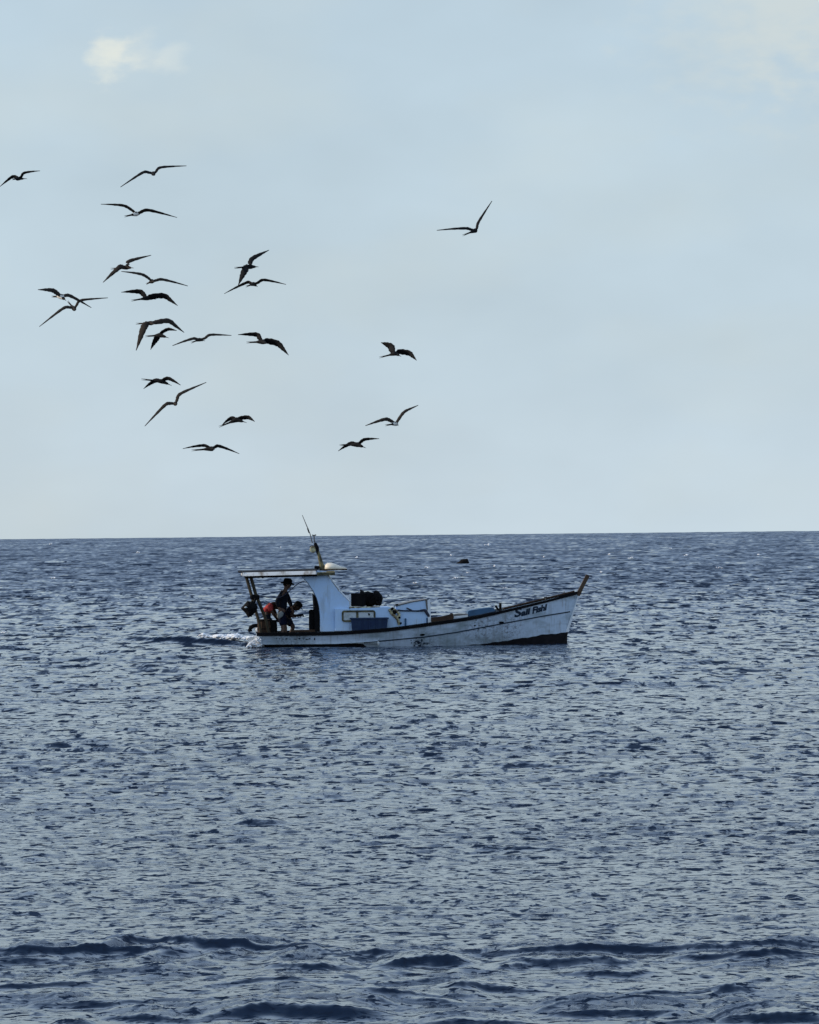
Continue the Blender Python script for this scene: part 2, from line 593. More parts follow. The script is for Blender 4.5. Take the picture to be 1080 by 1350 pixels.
    for j, rd in enumerate(ridges):
        a, b, py, h, fl = rd[:5]
        pc = (a + b) / 2
        yc = CAMH * FPX / (py - lvl(pc))
        xc = (pc - 540) / FPX * yc
        hw = (b - a) / 2 / FPX * yc
        tl_ = abs(rd[5]) if len(rd) > 5 else 0.0
        r0 = max(np.searchsorted(Yr, yc - 6 * fl - 1.5 - tl_), 0)
        r1 = min(np.searchsorted(Yr, yc + 22 * fl + 1.5 + tl_), nr)
        x = X[r0:r1]
        y = Yg[r0:r1]
        u = (x - xc) / hw
        env = np.clip(1 - np.abs(u) ** 2.4, 0, 1) ** 1.2
        sc = 1.0 / max(hw, 0.3)
        wob = (0.35 * np.sin(2.3 * u + j) + 0.2 * np.sin(5.3 * u + 2 * j) + 0.07 * np.sin(13 * u + 3 * j) + 0.02 * np.sin(29 * u + 3.3 * j)) * fl * 1.5
        if len(rd) > 5:
            wob = wob * 0.6 + u * rd[5]
        h = h * 0.52 if py > 1240 and j < 24 else h
        env = env * (0.80 + 0.13 * np.sin(5 * u + j * 1.7) * np.sin(2.3 * u + j) + 0.05 * np.sin(23 * u + j) * np.sin(9.1 * u + 2 * j) + 0.03 * np.sin(47 * u + j))
        q = y - (yc + wob + 5.0 * H[r0:r1])
        prof = np.where(q < 0, np.exp(-(q / fl) ** 2 * 1.0), np.exp(-(q / (fl * 4.5)) ** 2))
        dprof = np.where(q < 0, -2 * q / fl ** 2 * prof, -2 * q / (fl * 4.5) ** 2 * prof)
        H[r0:r1] += (h * env * prof).astype(np.float32)
        SY[r0:r1] += ((3.8 if a == 128 else 3.4 if j < 30 else 1.0) * h * env * dprof).astype(np.float32)
    fade0 = np.clip((Yr - 6) / 10, 0.2, 1)[:, None]
    H *= fade0
    Zc = H - (Yg ** 2 + X ** 2) / (2 * R_E)
    co = np.stack([X + DX * near, Yg + DY * near, Zc], -1).reshape(-1, 3).astype(np.float32)
    idx = np.arange(nr * nc, dtype=np.int32).reshape(nr, nc)
    quads = np.stack([idx[:-1, :-1], idx[:-1, 1:], idx[1:, 1:], idx[1:, :-1]], -1).reshape(-1, 4)
    me = bpy.data.meshes.new('sea')
    nq = len(quads)
    me.vertices.add(len(co))
    me.vertices.foreach_set('co', co.ravel())
    me.loops.add(nq * 4)
    me.loops.foreach_set('vertex_index', quads.ravel())
    me.polygons.add(nq)
    me.polygons.foreach_set('loop_start', np.arange(0, nq * 4, 4, dtype=np.int32))
    me.polygons.foreach_set('use_smooth', np.ones(nq, dtype=bool))
    me.update(calc_edges=True)
    at_ = me.attributes.new('wave_slope', 'FLOAT_VECTOR', 'POINT')
    sl_ = np.stack([-SX, -SY, np.ones_like(SX)], -1).reshape(-1).astype(np.float32)
    at_.data.foreach_set('vector', sl_)
    o = link('sea', me)
    tag(o, kind='structure')
    o['label'] = 'choppy grey-blue open sea reaching to the horizon'
    # material
    m = bpy.data.materials.new('sea_water')
    m.use_nodes = True
    nt = m.node_tree
    b = nt.nodes['Principled BSDF']
    b.inputs['Base Color'].default_value = (0.003, 0.012, 0.034, 1)
    b.inputs['Roughness'].default_value = 0.09
    b.inputs['IOR'].default_value = 1.333
    b.inputs['Specular IOR Level'].default_value = 0.5
    A_ = nt.nodes.new('ShaderNodeAttribute')
    A_.attribute_name = 'wave_slope'
    geo = nt.nodes.new('ShaderNodeNewGeometry')
    last = A_.outputs['Vector']
    pz_ = nt.nodes.new('ShaderNodeSeparateXYZ')
    nt.links.new(geo.outputs['Position'], pz_.inputs[0])
    def NM(op, a, b_=None, clamp=False):
        q = nt.nodes.new('ShaderNodeMath')
        q.operation = op
        q.use_clamp = clamp
        for i_, v_ in enumerate((a, b_)):
            if v_ is None:
                continue
            if isinstance(v_, (int, float)):
                q.inputs[i_].default_value = v_
            else:
                nt.links.new(v_, q.inputs[i_])
        return q.outputs[0]

    lnY = NM('LOGARITHM', NM('MINIMUM', NM('MAXIMUM', pz_.outputs['Y'], 30.0), 900.0), math.e)
    dash = None
    soft = None
    for li, Yc in enumerate((30, 52, 90, 156, 270, 480, 900)):
        wx = 0.0023 * Yc
        wy = min(0.000060 * Yc * Yc, 4.0)
        mp = nt.nodes.new('ShaderNodeMapping')
        mp.inputs['Scale'].default_value = (0.62 / wx, 0.62 / wy, 0.0)
        mp.inputs['Location'].default_value = (li * 13.7, li * 5.1, 0)
        mp.inputs['Rotation'].default_value = (0, 0, 0.12 * (-1) ** li)
        nt.links.new(geo.outputs['Position'], mp.inputs[0])
        n = nt.nodes.new('ShaderNodeTexNoise')
        n.inputs['Scale'].default_value = 1.0
        n.inputs['Detail'].default_value = 3.5
        n.inputs['Roughness'].default_value = 0.62
        n.inputs['Distortion'].default_value = 0.7
        nt.links.new(mp.outputs[0], n.inputs['Vector'])
        wgt = NM('MAXIMUM', NM('SUBTRACT', 1.0, NM('DIVIDE', NM('ABSOLUTE', NM('SUBTRACT', lnY, math.log(Yc))), 0.58)), 0.0)
        wgt = NM('POWER', wgt, 0.6)
        th_ = nt.nodes.new('ShaderNodeMapRange')
        th_.inputs['From Min'].default_value = DASH_T
        th_.inputs['From Max'].default_value = DASH_T + 0.09
        nt.links.new(n.outputs['Fac'], th_.inputs['Value'])
        v1 = NM('MULTIPLY', th_.outputs[0], wgt)
        v2 = NM('MULTIPLY', NM('SUBTRACT', n.outputs['Fac'], 0.5), wgt)
        dash = v1 if dash is None else NM('ADD', dash, v1)
        soft = v2 if soft is None else NM('ADD', soft, v2)
    # fine cat's-paw ripples
    mp = nt.nodes.new('ShaderNodeMapping')
    mp.inputs['Scale'].default_value = (7.0, 5.0, 0.0)
    nt.links.new(geo.outputs['Position'], mp.inputs[0])
    n = nt.nodes.new('ShaderNodeTexNoise')
    n.inputs['Scale'].default_value = 1.0
    n.inputs['Detail'].default_value = 3
    nt.links.new(mp.outputs[0], n.inputs['Vector'])
    sc3 = nt.nodes.new('ShaderNodeSeparateColor')
    nt.links.new(n.outputs['Color'], sc3.inputs[0])
    at3 = nt.nodes.new('ShaderNodeSeparateXYZ')
    nt.links.new(last, at3.inputs[0])
    xx3 = NM('ADD', at3.outputs['X'], NM('MULTIPLY', NM('SUBTRACT', sc3.outputs[0], 0.5), 0.25))
    yy3 = NM('ADD', NM('MULTIPLY', at3.outputs['Y'], ATTR_K), NM('MULTIPLY', NM('SUBTRACT', sc3.outputs[1], 0.5), 0.16))
    yy3 = NM('SUBTRACT', yy3, NM('MULTIPLY', soft, SOFT_K))
    dfar = nt.nodes.new('ShaderNodeMapRange')
    dfar.inputs['From Min'].default_value = 110
    dfar.inputs['From Max'].default_value = 400
    dfar.inputs['To Min'].default_value = DASH_K
    dfar.inputs['To Max'].default_value = DASH_K * 0.5
    nt.links.new(pz_.outputs['Y'], dfar.inputs['Value'])
    dsh = NM('MULTIPLY', dash, dfar.outputs[0])
    cb3 = nt.nodes.new('ShaderNodeCombineXYZ')
    nt.links.new(xx3, cb3.inputs[0])
    nt.links.new(yy3, cb3.inputs[1])
    cb3.inputs[2].default_value = 1.0
    last = cb3.outputs[0]
    # wind waves running onshore: steep sparse fronts, long shallow backs; far normals leaned shoreward to darken the distant water
    sx_ = nt.nodes.new('ShaderNodeSeparateXYZ')
    nt.links.new(last, sx_.inputs[0])
    px_ = nt.nodes.new('ShaderNodeSeparateXYZ')
    nt.links.new(geo.outputs['Position'], px_.inputs[0])

    def M2(op, a, b_, clamp=False):
        q = nt.nodes.new('ShaderNodeMath')
        q.operation = op
        q.use_clamp = clamp
        for i_, v_ in enumerate((a, b_)):
            if isinstance(v_, (int, float)):
                q.inputs[i_].default_value = v_
            else:
                nt.links.new(v_, q.inputs[i_])
        return q.outputs[0]

    off = nt.nodes.new('ShaderNodeMapRange')
    off.inputs['From Min'].default_value = 45
    off.inputs['From Max'].default_value = 260
    off.inputs['To Min'].default_value = 0.0
    off.inputs['To Max'].default_value = FAR_TILT
    nt.links.new(px_.outputs['Y'], off.inputs['Value'])
    var = nt.nodes.new('ShaderNodeMapRange')
    var.inputs['From Min'].default_value = 90
    var.inputs['From Max'].default_value = 330
    var.inputs['To Min'].default_value = 1.0
    var.inputs['To Max'].default_value = 0.5
    nt.links.new(px_.outputs['Y'], var.inputs['Value'])
    yv = M2('SUBTRACT', M2('MULTIPLY', sx_.outputs['Y'], var.outputs[0]), off.outputs[0])
    fr_ = M2('MINIMUM', yv, 0.0)
    bk = M2('MAXIMUM', yv, 0.0)
    fr2 = M2('MULTIPLY', fr_, M2('SUBTRACT', FRONT_A, M2('MULTIPLY', fr_, FRONT_B)))
    fr3 = M2('MAXIMUM', fr2, -1.1)
    yy_ = M2('SUBTRACT', M2('ADD', fr3, M2('MULTIPLY', bk, 0.6)), dsh)
    cb_ = nt.nodes.new('ShaderNodeCombineXYZ')
    nt.links.new(sx_.outputs['X'], cb_.inputs[0])
    nt.links.new(yy_, cb_.inputs[1])
    cb_.inputs[2].default_value = 1.0
    nm = nt.nodes.new('ShaderNodeVectorMath')
    nm.operation = 'NORMALIZE'
    nt.links.new(cb_.outputs[0], nm.inputs[0])
    nt.links.new(nm.outputs[0], b.inputs['Normal'])
    me.materials.append(m)
    return o


build_sea()


def water_at(px, py):
    s = py - (700 - (px - 540) * 0.0102)
    y = CAMH * FPX / s
    return Vector(((px - 540) / FPX * y, y, 0))


# ------------------------------------------------------------------ the boat
YAW = math.radians(3)


def lx(px):
    return (px - 540) / 48.0 - 0.05


def lz(px, py):
    return CAMH - (py - (700 - (px - 540) * 0.0102)) / 48.0


def L(px, py):
    return (lx(px), lz(px, py))


boat = empty('fishing_boat', (0, BY, 0), YAW)
tag(boat, 'weathered white wooden fishing boat with black rail and raised bow', 'fishing boat')


def interp(x, tab):
    xs = [t[0] for t in tab]
    ys = [t[1] for t in tab]
    return float(np.interp(x, xs, ys))


SHEER = [(lx(338), 0.38), (lx(440), 0.385), (lx(508), 0.468), (lx(568), 0.622), (lx(620), 0.757), (lx(663), 0.935), (lx(721), 1.19), (lx(767), 1.414)]
BEAM = [(-4.26, 0.74), (-3.4, 0.95), (-2.2, 1.10), (-0.8, 1.18), (0.6, 1.16), (1.8, 0.98), (2.8, 0.73), (3.6, 0.45), (4.2, 0.22), (4.5, 0.11), (4.68, 0.035)]


def smooth_tab(tab, x):
    # smooth interpolation (cubic through neighbours)
    xs = [t[0] for t in tab]
    h = 0.35
    return (interp(x - h, tab) + 2 * interp(x, tab) + interp(x + h, tab)) / 4 if xs[0] + h < x < xs[-1] - h else interp(x, tab)


X0, X1 = lx(336.5), lx(767)
ZK = -0.5


def hull_pt(xd, v, inset=0.0):
    zs = smooth_tab(SHEER, xd)
    B = max(smooth_tab(BEAM, xd) - inset, 0.004)
    t = max(0.0, (xd - 1.2) / (X1 - 1.2))
    p = 0.30 + 0.55 * t + (0.12 * max(0, (-2.5 - xd)) if xd < -2.5 else 0)
    z = ZK + (zs - ZK) * v
    y = B * (v ** p if v > 0 else 0)
    # raked stem
    top = 1.414
    stem = -0.31 * (max(0, top - z) / 1.1) ** 1.0
    aft = 0.16 * (max(0, 0.4 - z) / 0.45)
    w = max(0, (xd - 1.5) / (X1 - 1.5)) ** 1.5
    wa = max(0, (-3.2 - xd) / (-3.2 - X0)) ** 2
    x = xd + stem * w + aft * wa
    return x, y, z


def hull_y(x, z):
    xd = x
    for _ in range(12):
        zs = smooth_tab(SHEER, xd)
        v = min(max((z - ZK) / (zs - ZK), 0), 1)
        xx, yy, zz = hull_pt(xd, v)
        xd += (x - xx)
    return yy


def build_hull():
    NX, NV = 70, 18
    bm = bmesh.new()
    cols = {}
    for sgn in (-1, 1):
        g = []
        for i in range(NX + 1):
            xd = X0 + (X1 - X0) * i / NX
            col = []
            for j in range(NV + 1):
                x, y, z = hull_pt(xd, (j / NV))
                col.append(bm.verts.new((x, sgn * y, z)))
            g.append(col)
        cols[sgn] = g
        for i in range(NX):
            for j in range(NV):
                bm.faces.new((g[i][j], g[i + 1][j], g[i + 1][j + 1], g[i][j + 1]))
        # inner bulwark
        inn = []
        for i in range(NX + 1):
            xd = X0 + (X1 - X0) * i / NX
            xt, yt, zt = hull_pt(xd, 1.0)
            yi = max(yt - 0.06, 0.0)
            xi = xt - (0.05 if i == NX else 0)
            a = bm.verts.new((xi, sgn * yi, zt))
            b_ = bm.verts.new((xi, sgn * yi * 0.98, zt - 0.30 if xd < -0.9 else zt - 0.10))
            inn.append((a, b_))
        for i in range(NX):
            bm.faces.new((g[i][NV], g[i + 1][NV], inn[i + 1][0], inn[i][0]))
            bm.faces.new((inn[i][0], inn[i + 1][0], inn[i + 1][1], inn[i][1]))
        cols[(sgn, 'in')] = inn
    # transom, stem closing
    for j in range(NV):
        bm.faces.new((cols[-1][0][j], cols[-1][0][j + 1], cols[1][0][j + 1], cols[1][0][j]))
        bm.faces.new((cols[-1][NX][j], cols[-1][NX][j + 1], cols[1][NX][j + 1], cols[1][NX][j]))
    bmesh.ops.remove_doubles(bm, verts=bm.verts[:], dist=0.0005)
    # materials: boot top (dark bottom) below a painted line
    bm.faces.ensure_lookup_table()
    return bm


BOOT = [(-4.3, 0.115), (-1.4, 0.10), (-1.25, -0.03), (0.5, -0.06), (1.3, -0.02), (lx(650), 0.064), (lx(700), 0.20), (lx(718), 0.257), (lx(752), 0.315)]


def cut_hull():
    bm = build_hull()
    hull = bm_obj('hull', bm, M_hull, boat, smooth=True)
    return hull


hull = cut_hull()
# smooth only by angle
hull.data.shade_auto_smooth(angle=math.radians(40)) if hasattr(hull.data, 'shade_auto_smooth') else None


def hull_strip(name, ztop, zbot, xa, xb, off, m, n=90, both=True, parent=boat, nv=3):
    """a skin lying on the hull's side between two height lines, off metres proud, closed at its edges"""
    bm = bmesh.new()
    for sgn in ((-1, 1) if both else (-1,)):
        rows = []
        for i in range(n + 1):
            x = xa + (xb - xa) * i / n
            zt, zb = ztop(x), zbot(x)
            r = []
            for j in range(nv + 1):
                z = zb + (zt - zb) * j / nv
                y = hull_y(x, z)
                r.append(((x, sgn * (y + off), z), (x, sgn * (y - 0.01), z)))
            rows.append(r)
        V = [[(bm.verts.new(a), bm.verts.new(b)) for a, b in r] for r in rows]
        for i in range(n):
            for j in range(nv):
                bm.faces.new((V[i][j][0], V[i + 1][j][0], V[i + 1][j + 1][0], V[i][j + 1][0]))
            bm.faces.new((V[i][nv][0], V[i + 1][nv][0], V[i + 1][nv][1], V[i][nv][1]))
            bm.faces.new((V[i][0][0], V[i + 1][0][0], V[i + 1][0][1], V[i][0][1]))
        for i in (0, n):
            for j in range(nv):
                bm.faces.new((V[i][j][0], V[i][j + 1][0], V[i][j + 1][1], V[i][j][1]))
    return bm_obj(name, bm, m, parent, smooth=False)


def stem_x(z):
    return X1 - 0.31 * (max(0, 1.414 - z) / 1.1)


# dark bottom paint; ragged top edge
def boot_line(x):
    return interp(x, BOOT) + 0.008 * math.sin(9 * x) + 0.006 * math.sin(23 * x)


hull_strip('bottom_paint', boot_line, lambda x: -0.36, X0 + 0.17, stem_x(0.31) - 0.02, 0.006, M_boot, n=160, nv=6)
# dark forefoot closing the bottom paint at the stem
bm = bmesh.new()
add_prism(bm, [(4.33, 0.312), (4.375, 0.312), (4.28, -0.04), (4.18, -0.42), (4.08, -0.42)], -0.045, 0.045)
bm_obj('forefoot', bm, M_boot, boat)
# thin dark moulding line
STRIPE = [(lx(300), 0.115), (lx(440), 0.10), (lx(480), 0.12), (lx(557), 0.25), (lx(600), 0.366), (lx(661), 0.582), (lx(718), 0.775), (lx(759), 0.895)]
hull_strip('side_stripe', lambda x: interp(x, STRIPE) + 0.016, lambda x: interp(x, STRIPE) - 0.016, lx(478), stem_x(0.9) - 0.10, 0.012, M_ink, n=110, nv=1)
# black rubbing rail along the sheer
hull_strip('rubbing_rail', lambda x: smooth_tab(SHEER, x) + 0.02, lambda x: smooth_tab(SHEER, x) - 0.060 + 0.02 * max(0, (x - 2) / 3), X0 + 0.01, X1 - 0.05, 0.035, M_hullblk, n=90, nv=1)
# capping on the gunwale
for sgn in (-1, 1):
    bm = bmesh.new()
    pr = []
    for i in range(81):
        xd = X0 + (X1 - X0 - 0.02) * i / 80
        xt, yt, zt = hull_pt(xd, 1.0)
        pr.append((xt, sgn * yt, zt, 1 if xd > 0 else 0))
    ring = []
    for (x, y, z, _) in pr:
        yo = y + sgn * 0.045
        yi = y - sgn * min(0.085, abs(y) - 0.002)
        ring.append([bm.verts.new((x, yo, z + 0.022)), bm.verts.new((x, yo, z + 0.040)), bm.verts.new((x, yi, z + 0.040)), bm.verts.new((x, yi, z + 0.022))])
    for i in range(80):
        for k in range(4):
            bm.faces.new((ring[i][k], ring[i][(k + 1) % 4], ring[i + 1][(k + 1) % 4], ring[i + 1][k]))
    bm.faces.new(ring[0])
    bm.faces.new(ring[-1][::-1])
    bm_obj('gunwale_cap', bm, M_hullblk if sgn else M_brown, boat)
# brown weathered toe board on the foredeck edge
bm = bmesh.new()
pts = []
for i in range(30):
    xd = lx(665) + (X1 - lx(665) - 0.12) * i / 29
    xt, yt, zt = hull_pt(xd, 1.0)
    pts.append((xt, -yt + 0.02, zt + 0.058))
add_tube(bm, pts, 0.030, 6)
bm_obj('toe_rail', bm, M_brown, boat)
# stem post rising over the bow
bm = bmesh.new()
add_prism(bm, [L(763, 785), L(768.5, 787), L(773, 777), L(782, 760), L(777.5, 757.5), L(769, 774)], -0.055, 0.055)
bmesh.ops.bevel(bm, geom=bm.edges[:], offset=0.012, segments=2, affect='EDGES')
bm_obj('stem_post', bm, M_tan, boat)
bm = bmesh.new()
add_prism(bm, [(stem_x(1.36) - 0.05, 1.36), (stem_x(1.36) + 0.025, 1.36), (stem_x(0.3) + 0.02, 0.32), (stem_x(0.3) - 0.06, 0.32)], -0.035, 0.035)
bm_obj('stem', bm, M_white, boat)
# decks
bm = bmesh.new()


def deck(xa, xb, dz, n=30):
    prev = None
    for i in range(n + 1):
        xd = xa + (xb - xa) * i / n
        xt, yt, zt = hull_pt(xd, 1.0)
        yy = max(yt - 0.05, 0.005)
        zz = zt + dz if dz < 0 else dz
        cur = (bm.verts.new((xt, -yy, zz)), bm.verts.new((xt, 0, zz + 0.03)), bm.verts.new((xt, yy, zz)))
        if prev:
            bm.faces.new((prev[0], cur[0], cur[1], prev[1]))
            bm.faces.new((prev[1], cur[1], cur[2], prev[2]))
        prev = cur


deck(-0.95, X1 - 0.06, -0.09)
deck(X0 + 0.03, -0.95, 0.09)
bm_obj('deck', bm, M_olive, boat)
bm = bmesh.new()
add_box(bm, (-0.95, 0, 0.24), (0.05, 2.1, 0.36))
bm_obj('bulkhead', bm, M_white, boat)
# rudder and tiller astern
bm = bmesh.new()
add_prism(bm, [(X0 - 0.03, 0.30), (X0 - 0.22, 0.26), (X0 - 0.24, -0.35), (X0 + 0.12, -0.35)], -0.025, 0.025)
bm_obj('rudder', bm, M_white, boat)
bm = bmesh.new()
tp = [L(330, 833.5), L(329.5, 830), L(332, 827), L(336, 825.5), L(341, 825.5)]
add_tube(bm, catmull([(a - 0.02, -0.30, b) for a, b in tp], 4), 0.055, 8)
bm_obj('stern_fender', bm, M_black, boat)
bm = bmesh.new()
lumpy(bm, (lx(338), -0.35, lz(338, 831)), (0.075, 0.07, 0.07), 2, 0.25, 3)
bm_obj('stern_float', bm, M_white, boat)

# ---------------- wheelhouse
HW = 0.62
panel = [L(421, 833), L(421, 812), L(420, 800), L(417.5, 789), L(413, 780), L(406, 769), L(395, 757), L(394.5, 753.5), L(430, 753.5), L(437, 767), L(445, 778.5),
         L(452, 785), L(459.5, 792), L(460, 801), L(460, 832.5)]
for sgn in (-1, 1):
    bm = bmesh.new()
    add_prism(bm, panel, sgn * HW - 0.02, sgn * HW + 0.02)
    bmesh.ops.bevel(bm, geom=[e for e in bm.edges if abs(e.verts[0].co.y - e.verts[1].co.y) < 1e-5], offset=0.006, segments=1, affect='EDGES')
    bm_obj('wheelhouse_side', bm, M_cabin, boat)
# sloping front: frame, panes
f0 = Vector((lx(431), 0, lz(431, 757)))
f1 = Vector((lx(447), 0, lz(447, 777.5)))
f2 = Vector((lx(461.5), 0, lz(461.5, 792)))
bm = bmesh.new()
for y in (-HW - 0.015, 0.0, HW + 0.015):
    add_tube(bm, [f0 + Vector((0, y, 0)), f1 + Vector((0, y, 0))], 0.022, 6)
for p in (f0, f1):
    add_tube(bm, [p + Vector((0, -HW, 0)), p + Vector((0, HW, 0))], 0.022, 6)
bm_obj('windscreen_frame', bm, M_white, boat)
for y0, y1 in ((-HW + 0.03, -0.025), (0.025, HW - 0.03)):
    bm = bmesh.new()
    d = (f1 - f0).normalized()
    nrm = Vector((d.z, 0, -d.x)) * -0.004
    q = [f0 + d * 0.03, f1 - d * 0.03]
    vs = []
    for s_ in (-1, 1):
        for p, y in ((q[0], y0), (q[1], y0), (q[1], y1), (q[0], y1)):
            vs.append(bm.verts.new(p + nrm * s_ + Vector((0, y, 0))))
    bm.faces.new(vs[:4])
    bm.faces.new(vs[4:][::-1])
    for k in range(4):
        bm.faces.new((vs[k], vs[(k + 1) % 4], vs[4 + (k + 1) % 4], vs[4 + k]))
    bm_obj('windscreen_pane', bm, M_glass, boat)
bm = bmesh.new()
add_prism(bm, [(f1.x, f1.z), (f2.x, f2.z), (f2.x, 1.02), (f2.x - 0.04, 1.02), (f2.x - 0.04, f2.z - 0.01), (f1.x - 0.04, f1.z - 0.02)], -HW + 0.023, HW - 0.023)
bm_obj('wheelhouse_front', bm, M_white, boat)
# white edge strip on the sloping side
for sgn in (-1, 1):
    bm = bmesh.new()
    add_tube(bm, [(lx(446), sgn * (HW + 0.02), lz(446, 778)), (lx(453), sgn * (HW + 0.02), lz(453, 785)), (lx(460), sgn * (HW + 0.02), lz(460, 792.5))], 0.022, 6)
    bm_obj('edge_moulding', bm, M_white, boat)
# black solid standing in for shade in the wheelhouse's open aft end
bm = bmesh.new()
add_prism(bm, [L(412.5, 783), L(416, 788), L(418.5, 797), L(420.3, 810), L(420.5, 833), L(414, 833), L(413.5, 800)], -HW + 0.03, HW - 0.10)
bm_obj('aft_opening_shade', bm, M_black, boat)

# canopy roof
RW_ = 0.86


def roof(name, xa, za, xb, zb, th, m, w, n=12):
    bm = bmesh.new()
    sec = []
    for i in range(n + 1):
        t = -1 + 2 * i / n
        y = w * t
        z = 0.045 * (1 - abs(t) ** 2.6)
        sec.append((y, z))
    ra, rb = [], []
    for (x, z0, store) in ((xa, za, ra), (xb, zb, rb)):
        for y, z in sec:
            store.append(bm.verts.new((x, y, z0 + z * 0.75)))
        for y, z in sec[::-1]:
            store.append(bm.verts.new((x, y * 0.985, z0 + z * 0.75 - th)))
    k = len(ra)
    for i in range(k):
        bm.faces.new((ra[i], ra[(i + 1) % k], rb[(i + 1) % k], rb[i]))
    bm.faces.new(ra)
    bm.faces.new(rb[::-1])
    return bm_obj(name, bm, m, boat)


zl, zr = lz(320, 757), lz(415, 754.5)
roof('canopy', lx(318), zl, lx(417), zr, 0.055, M_white, RW_)
roof('canopy_trim', lx(314), zl + 0.062, lx(417), zr + 0.062, 0.025, M_hullblk, RW_ - 0.02)
roof('wheelhouse_roof', lx(417), zr - 0.015, lx(441), lz(441, 754.5), 0.08, M_olive, 0.80)
for sgn in (-1, 1):
    bm = bmesh.new()
    add_tube(bm, [(lx(322), sgn * (RW_ - 0.03), zl - 0.085), (lx(417), sgn * (RW_ - 0.03), zr - 0.085)], 0.032, 6)
    bm_obj('canopy_beam', bm, M_hullblk, boat)
    bm = bmesh.new()
    ends = []
    for x, z in ((lx(319), zl), (lx(415.5), zr)):
        ends.append([bm.verts.new((x, sgn * (RW_ + dy), z + dz)) for dy, dz in ((0.11, -0.055), (0.012, 0.045), (-0.01, 0.045), (0.004, -0.055))])
    for k in range(4):
        bm.faces.new((ends[0][k], ends[0][(k + 1) % 4], ends[1][(k + 1) % 4], ends[1][k]))
    bm.faces.new(ends[0])
    bm.faces.new(ends[1][::-1])
    bm_obj('canopy_gutter', bm, M_gutter, boat)
bm = bmesh.new()
add_tube(bm, [(lx(322), -RW_ - 0.03, zl + 0.0), (lx(322), RW_ + 0.03, zl + 0.0)], 0.05, 10)
bm_obj('canopy_end_roller', bm, M_white, boat)
# white strut ahead of the roof and small bracket
bm = bmesh.new()
add_box(bm, (lx(435.5), -0.62, lz(435.5, 757)), (0.15, 0.10, 0.06), bevel=0.01)
bm_obj('roof_bracket', bm, M_black, boat)
bm = bmesh.new()
add_tube(bm, [(lx(345), -0.6, zl - 0.02), (lx(346), -0.6, zl - 0.12)], 0.03, 6)
bm_obj('hanging_hook', bm, M_black, boat)
# aft posts, two per side
for sgn in (-1, 1):
    yy = sgn * 0.72
    for pts_, r in (([L(324, 759), L(330.5, 783), L(335, 800), L(340, 818), L(342.5, 836)], 0.034), ([L(330, 759), L(336.5, 783), L(343, 800), L(349, 815), L(353, 836)], 0.036)):
        bm = bmesh.new()
        add_tube(bm, [(a, yy, b) for a, b in pts_], r, 8)
        bm_obj('canopy_post', bm, M_post, boat)
    bm = bmesh.new()
    add_box(bm, (lx(335.5), yy, lz(335.5, 787.5)), (0.24, 0.09, 0.12), bevel=0.02)
    bm_obj('post_clamp', bm, M_black, boat)
bm = bmesh.new()
add_tube(bm, catmull([(lx(341), -0.68, lz(341, 785.5)), (lx(348), -0.68, lz(348, 787)), (lx(358), -0.66, lz(358, 788.3)), (lx(372), -0.6, lz(372, 786)), (lx(395), -0.6, lz(395, 768)), (lx(404), -0.6, lz(404, 768))], 4), 0.013, 6)
bm_obj('slack_line', bm, M_rope, boat)

# mast with horn, lamp, aerial
bm = bmesh.new()
MY = -0.15
mz = lambda px, py: Vector((lx(px), MY, lz(px, py)))
add_tube(bm, [mz(425.5, 752), mz(424, 744), mz(421.5, 733), mz(417.5, 721)], [0.085, 0.062, 0.048, 0.034], 10)
mast = bm_obj('mast', bm, M_olive, boat)
bm = bmesh.new()
add_box(bm, mz(418, 749), (0.13, 0.2, 0.11), bevel=0.02)
bm_obj('mast_step', bm, M_black, mast)
bm = bmesh.new()
add_prism(bm, [L(425, 741), L(432, 751), L(425, 751)], MY - 0.02, MY + 0.02)
bm_obj('mast_bracket', bm, M_olive, mast)
bm = bmesh.new()
add_tube(bm, [mz(417.5, 722), mz(415, 712), mz(414.8, 706)], 0.016, 6)
add_tube(bm, [mz(412.2, 705.4), mz(414.8, 706), mz(417.6, 705.2)], 0.02, 6)
bm_obj('masthead_fitting', bm, M_horn, mast)
bm = bmesh.new()
add_tube(bm, [mz(420, 731), mz(418.3, 722), mz(416, 716)], [0.035, 0.06, 0.04], 8)
bm_obj('masthead_light', bm, M_black, mast)
bm = bmesh.new()
cc = mz(413.2, 724.5)
pr_ = [(0.015, -0.09), (0.05, -0.075), (0.085, -0.02), (0.095, 0.03), (0.08, 0.045), (0.02, 0.03)]
rings = []
for r, h in pr_:
    ring = [bm.verts.new(cc + Vector((r * math.cos(a) * 0.95, -h * 0.8 + r * 0.1, r * math.sin(a)))) for a in [2 * math.pi * k / 16 for k in range(16)]]
    rings.append(ring)
for i in range(len(rings) - 1):
    for k in range(16):
        bm.faces.new((rings[i][k], rings[i][(k + 1) % 16], rings[i + 1][(k + 1) % 16], rings[i + 1][k]))
bm.faces.new(rings[0][::-1])
bm.faces.new(rings[-1])
bm_obj('search_lamp', bm, M_yellow, mast)
bm = bmesh.new()
add_tube(bm, [mz(408.5, 721), mz(412, 719.5), mz(417.5, 720)], 0.015, 6)
bm_obj('lamp_arm', bm, M_horn, mast)
bm = bmesh.new()
add_tube(bm, [mz(412.5, 716), mz(409.6, 704), mz(407, 697.5), mz(399.5, 679)], [0.014, 0.012, 0.014, 0.008], 6)
bm_obj('aerial', bm, M_horn, mast)
bm = bmesh.new()
add_tube(bm, [mz(408.5, 702.5), mz(406.4, 696.5)], 0.02, 6)
bm_obj('aerial_coil', bm, M_black, mast)

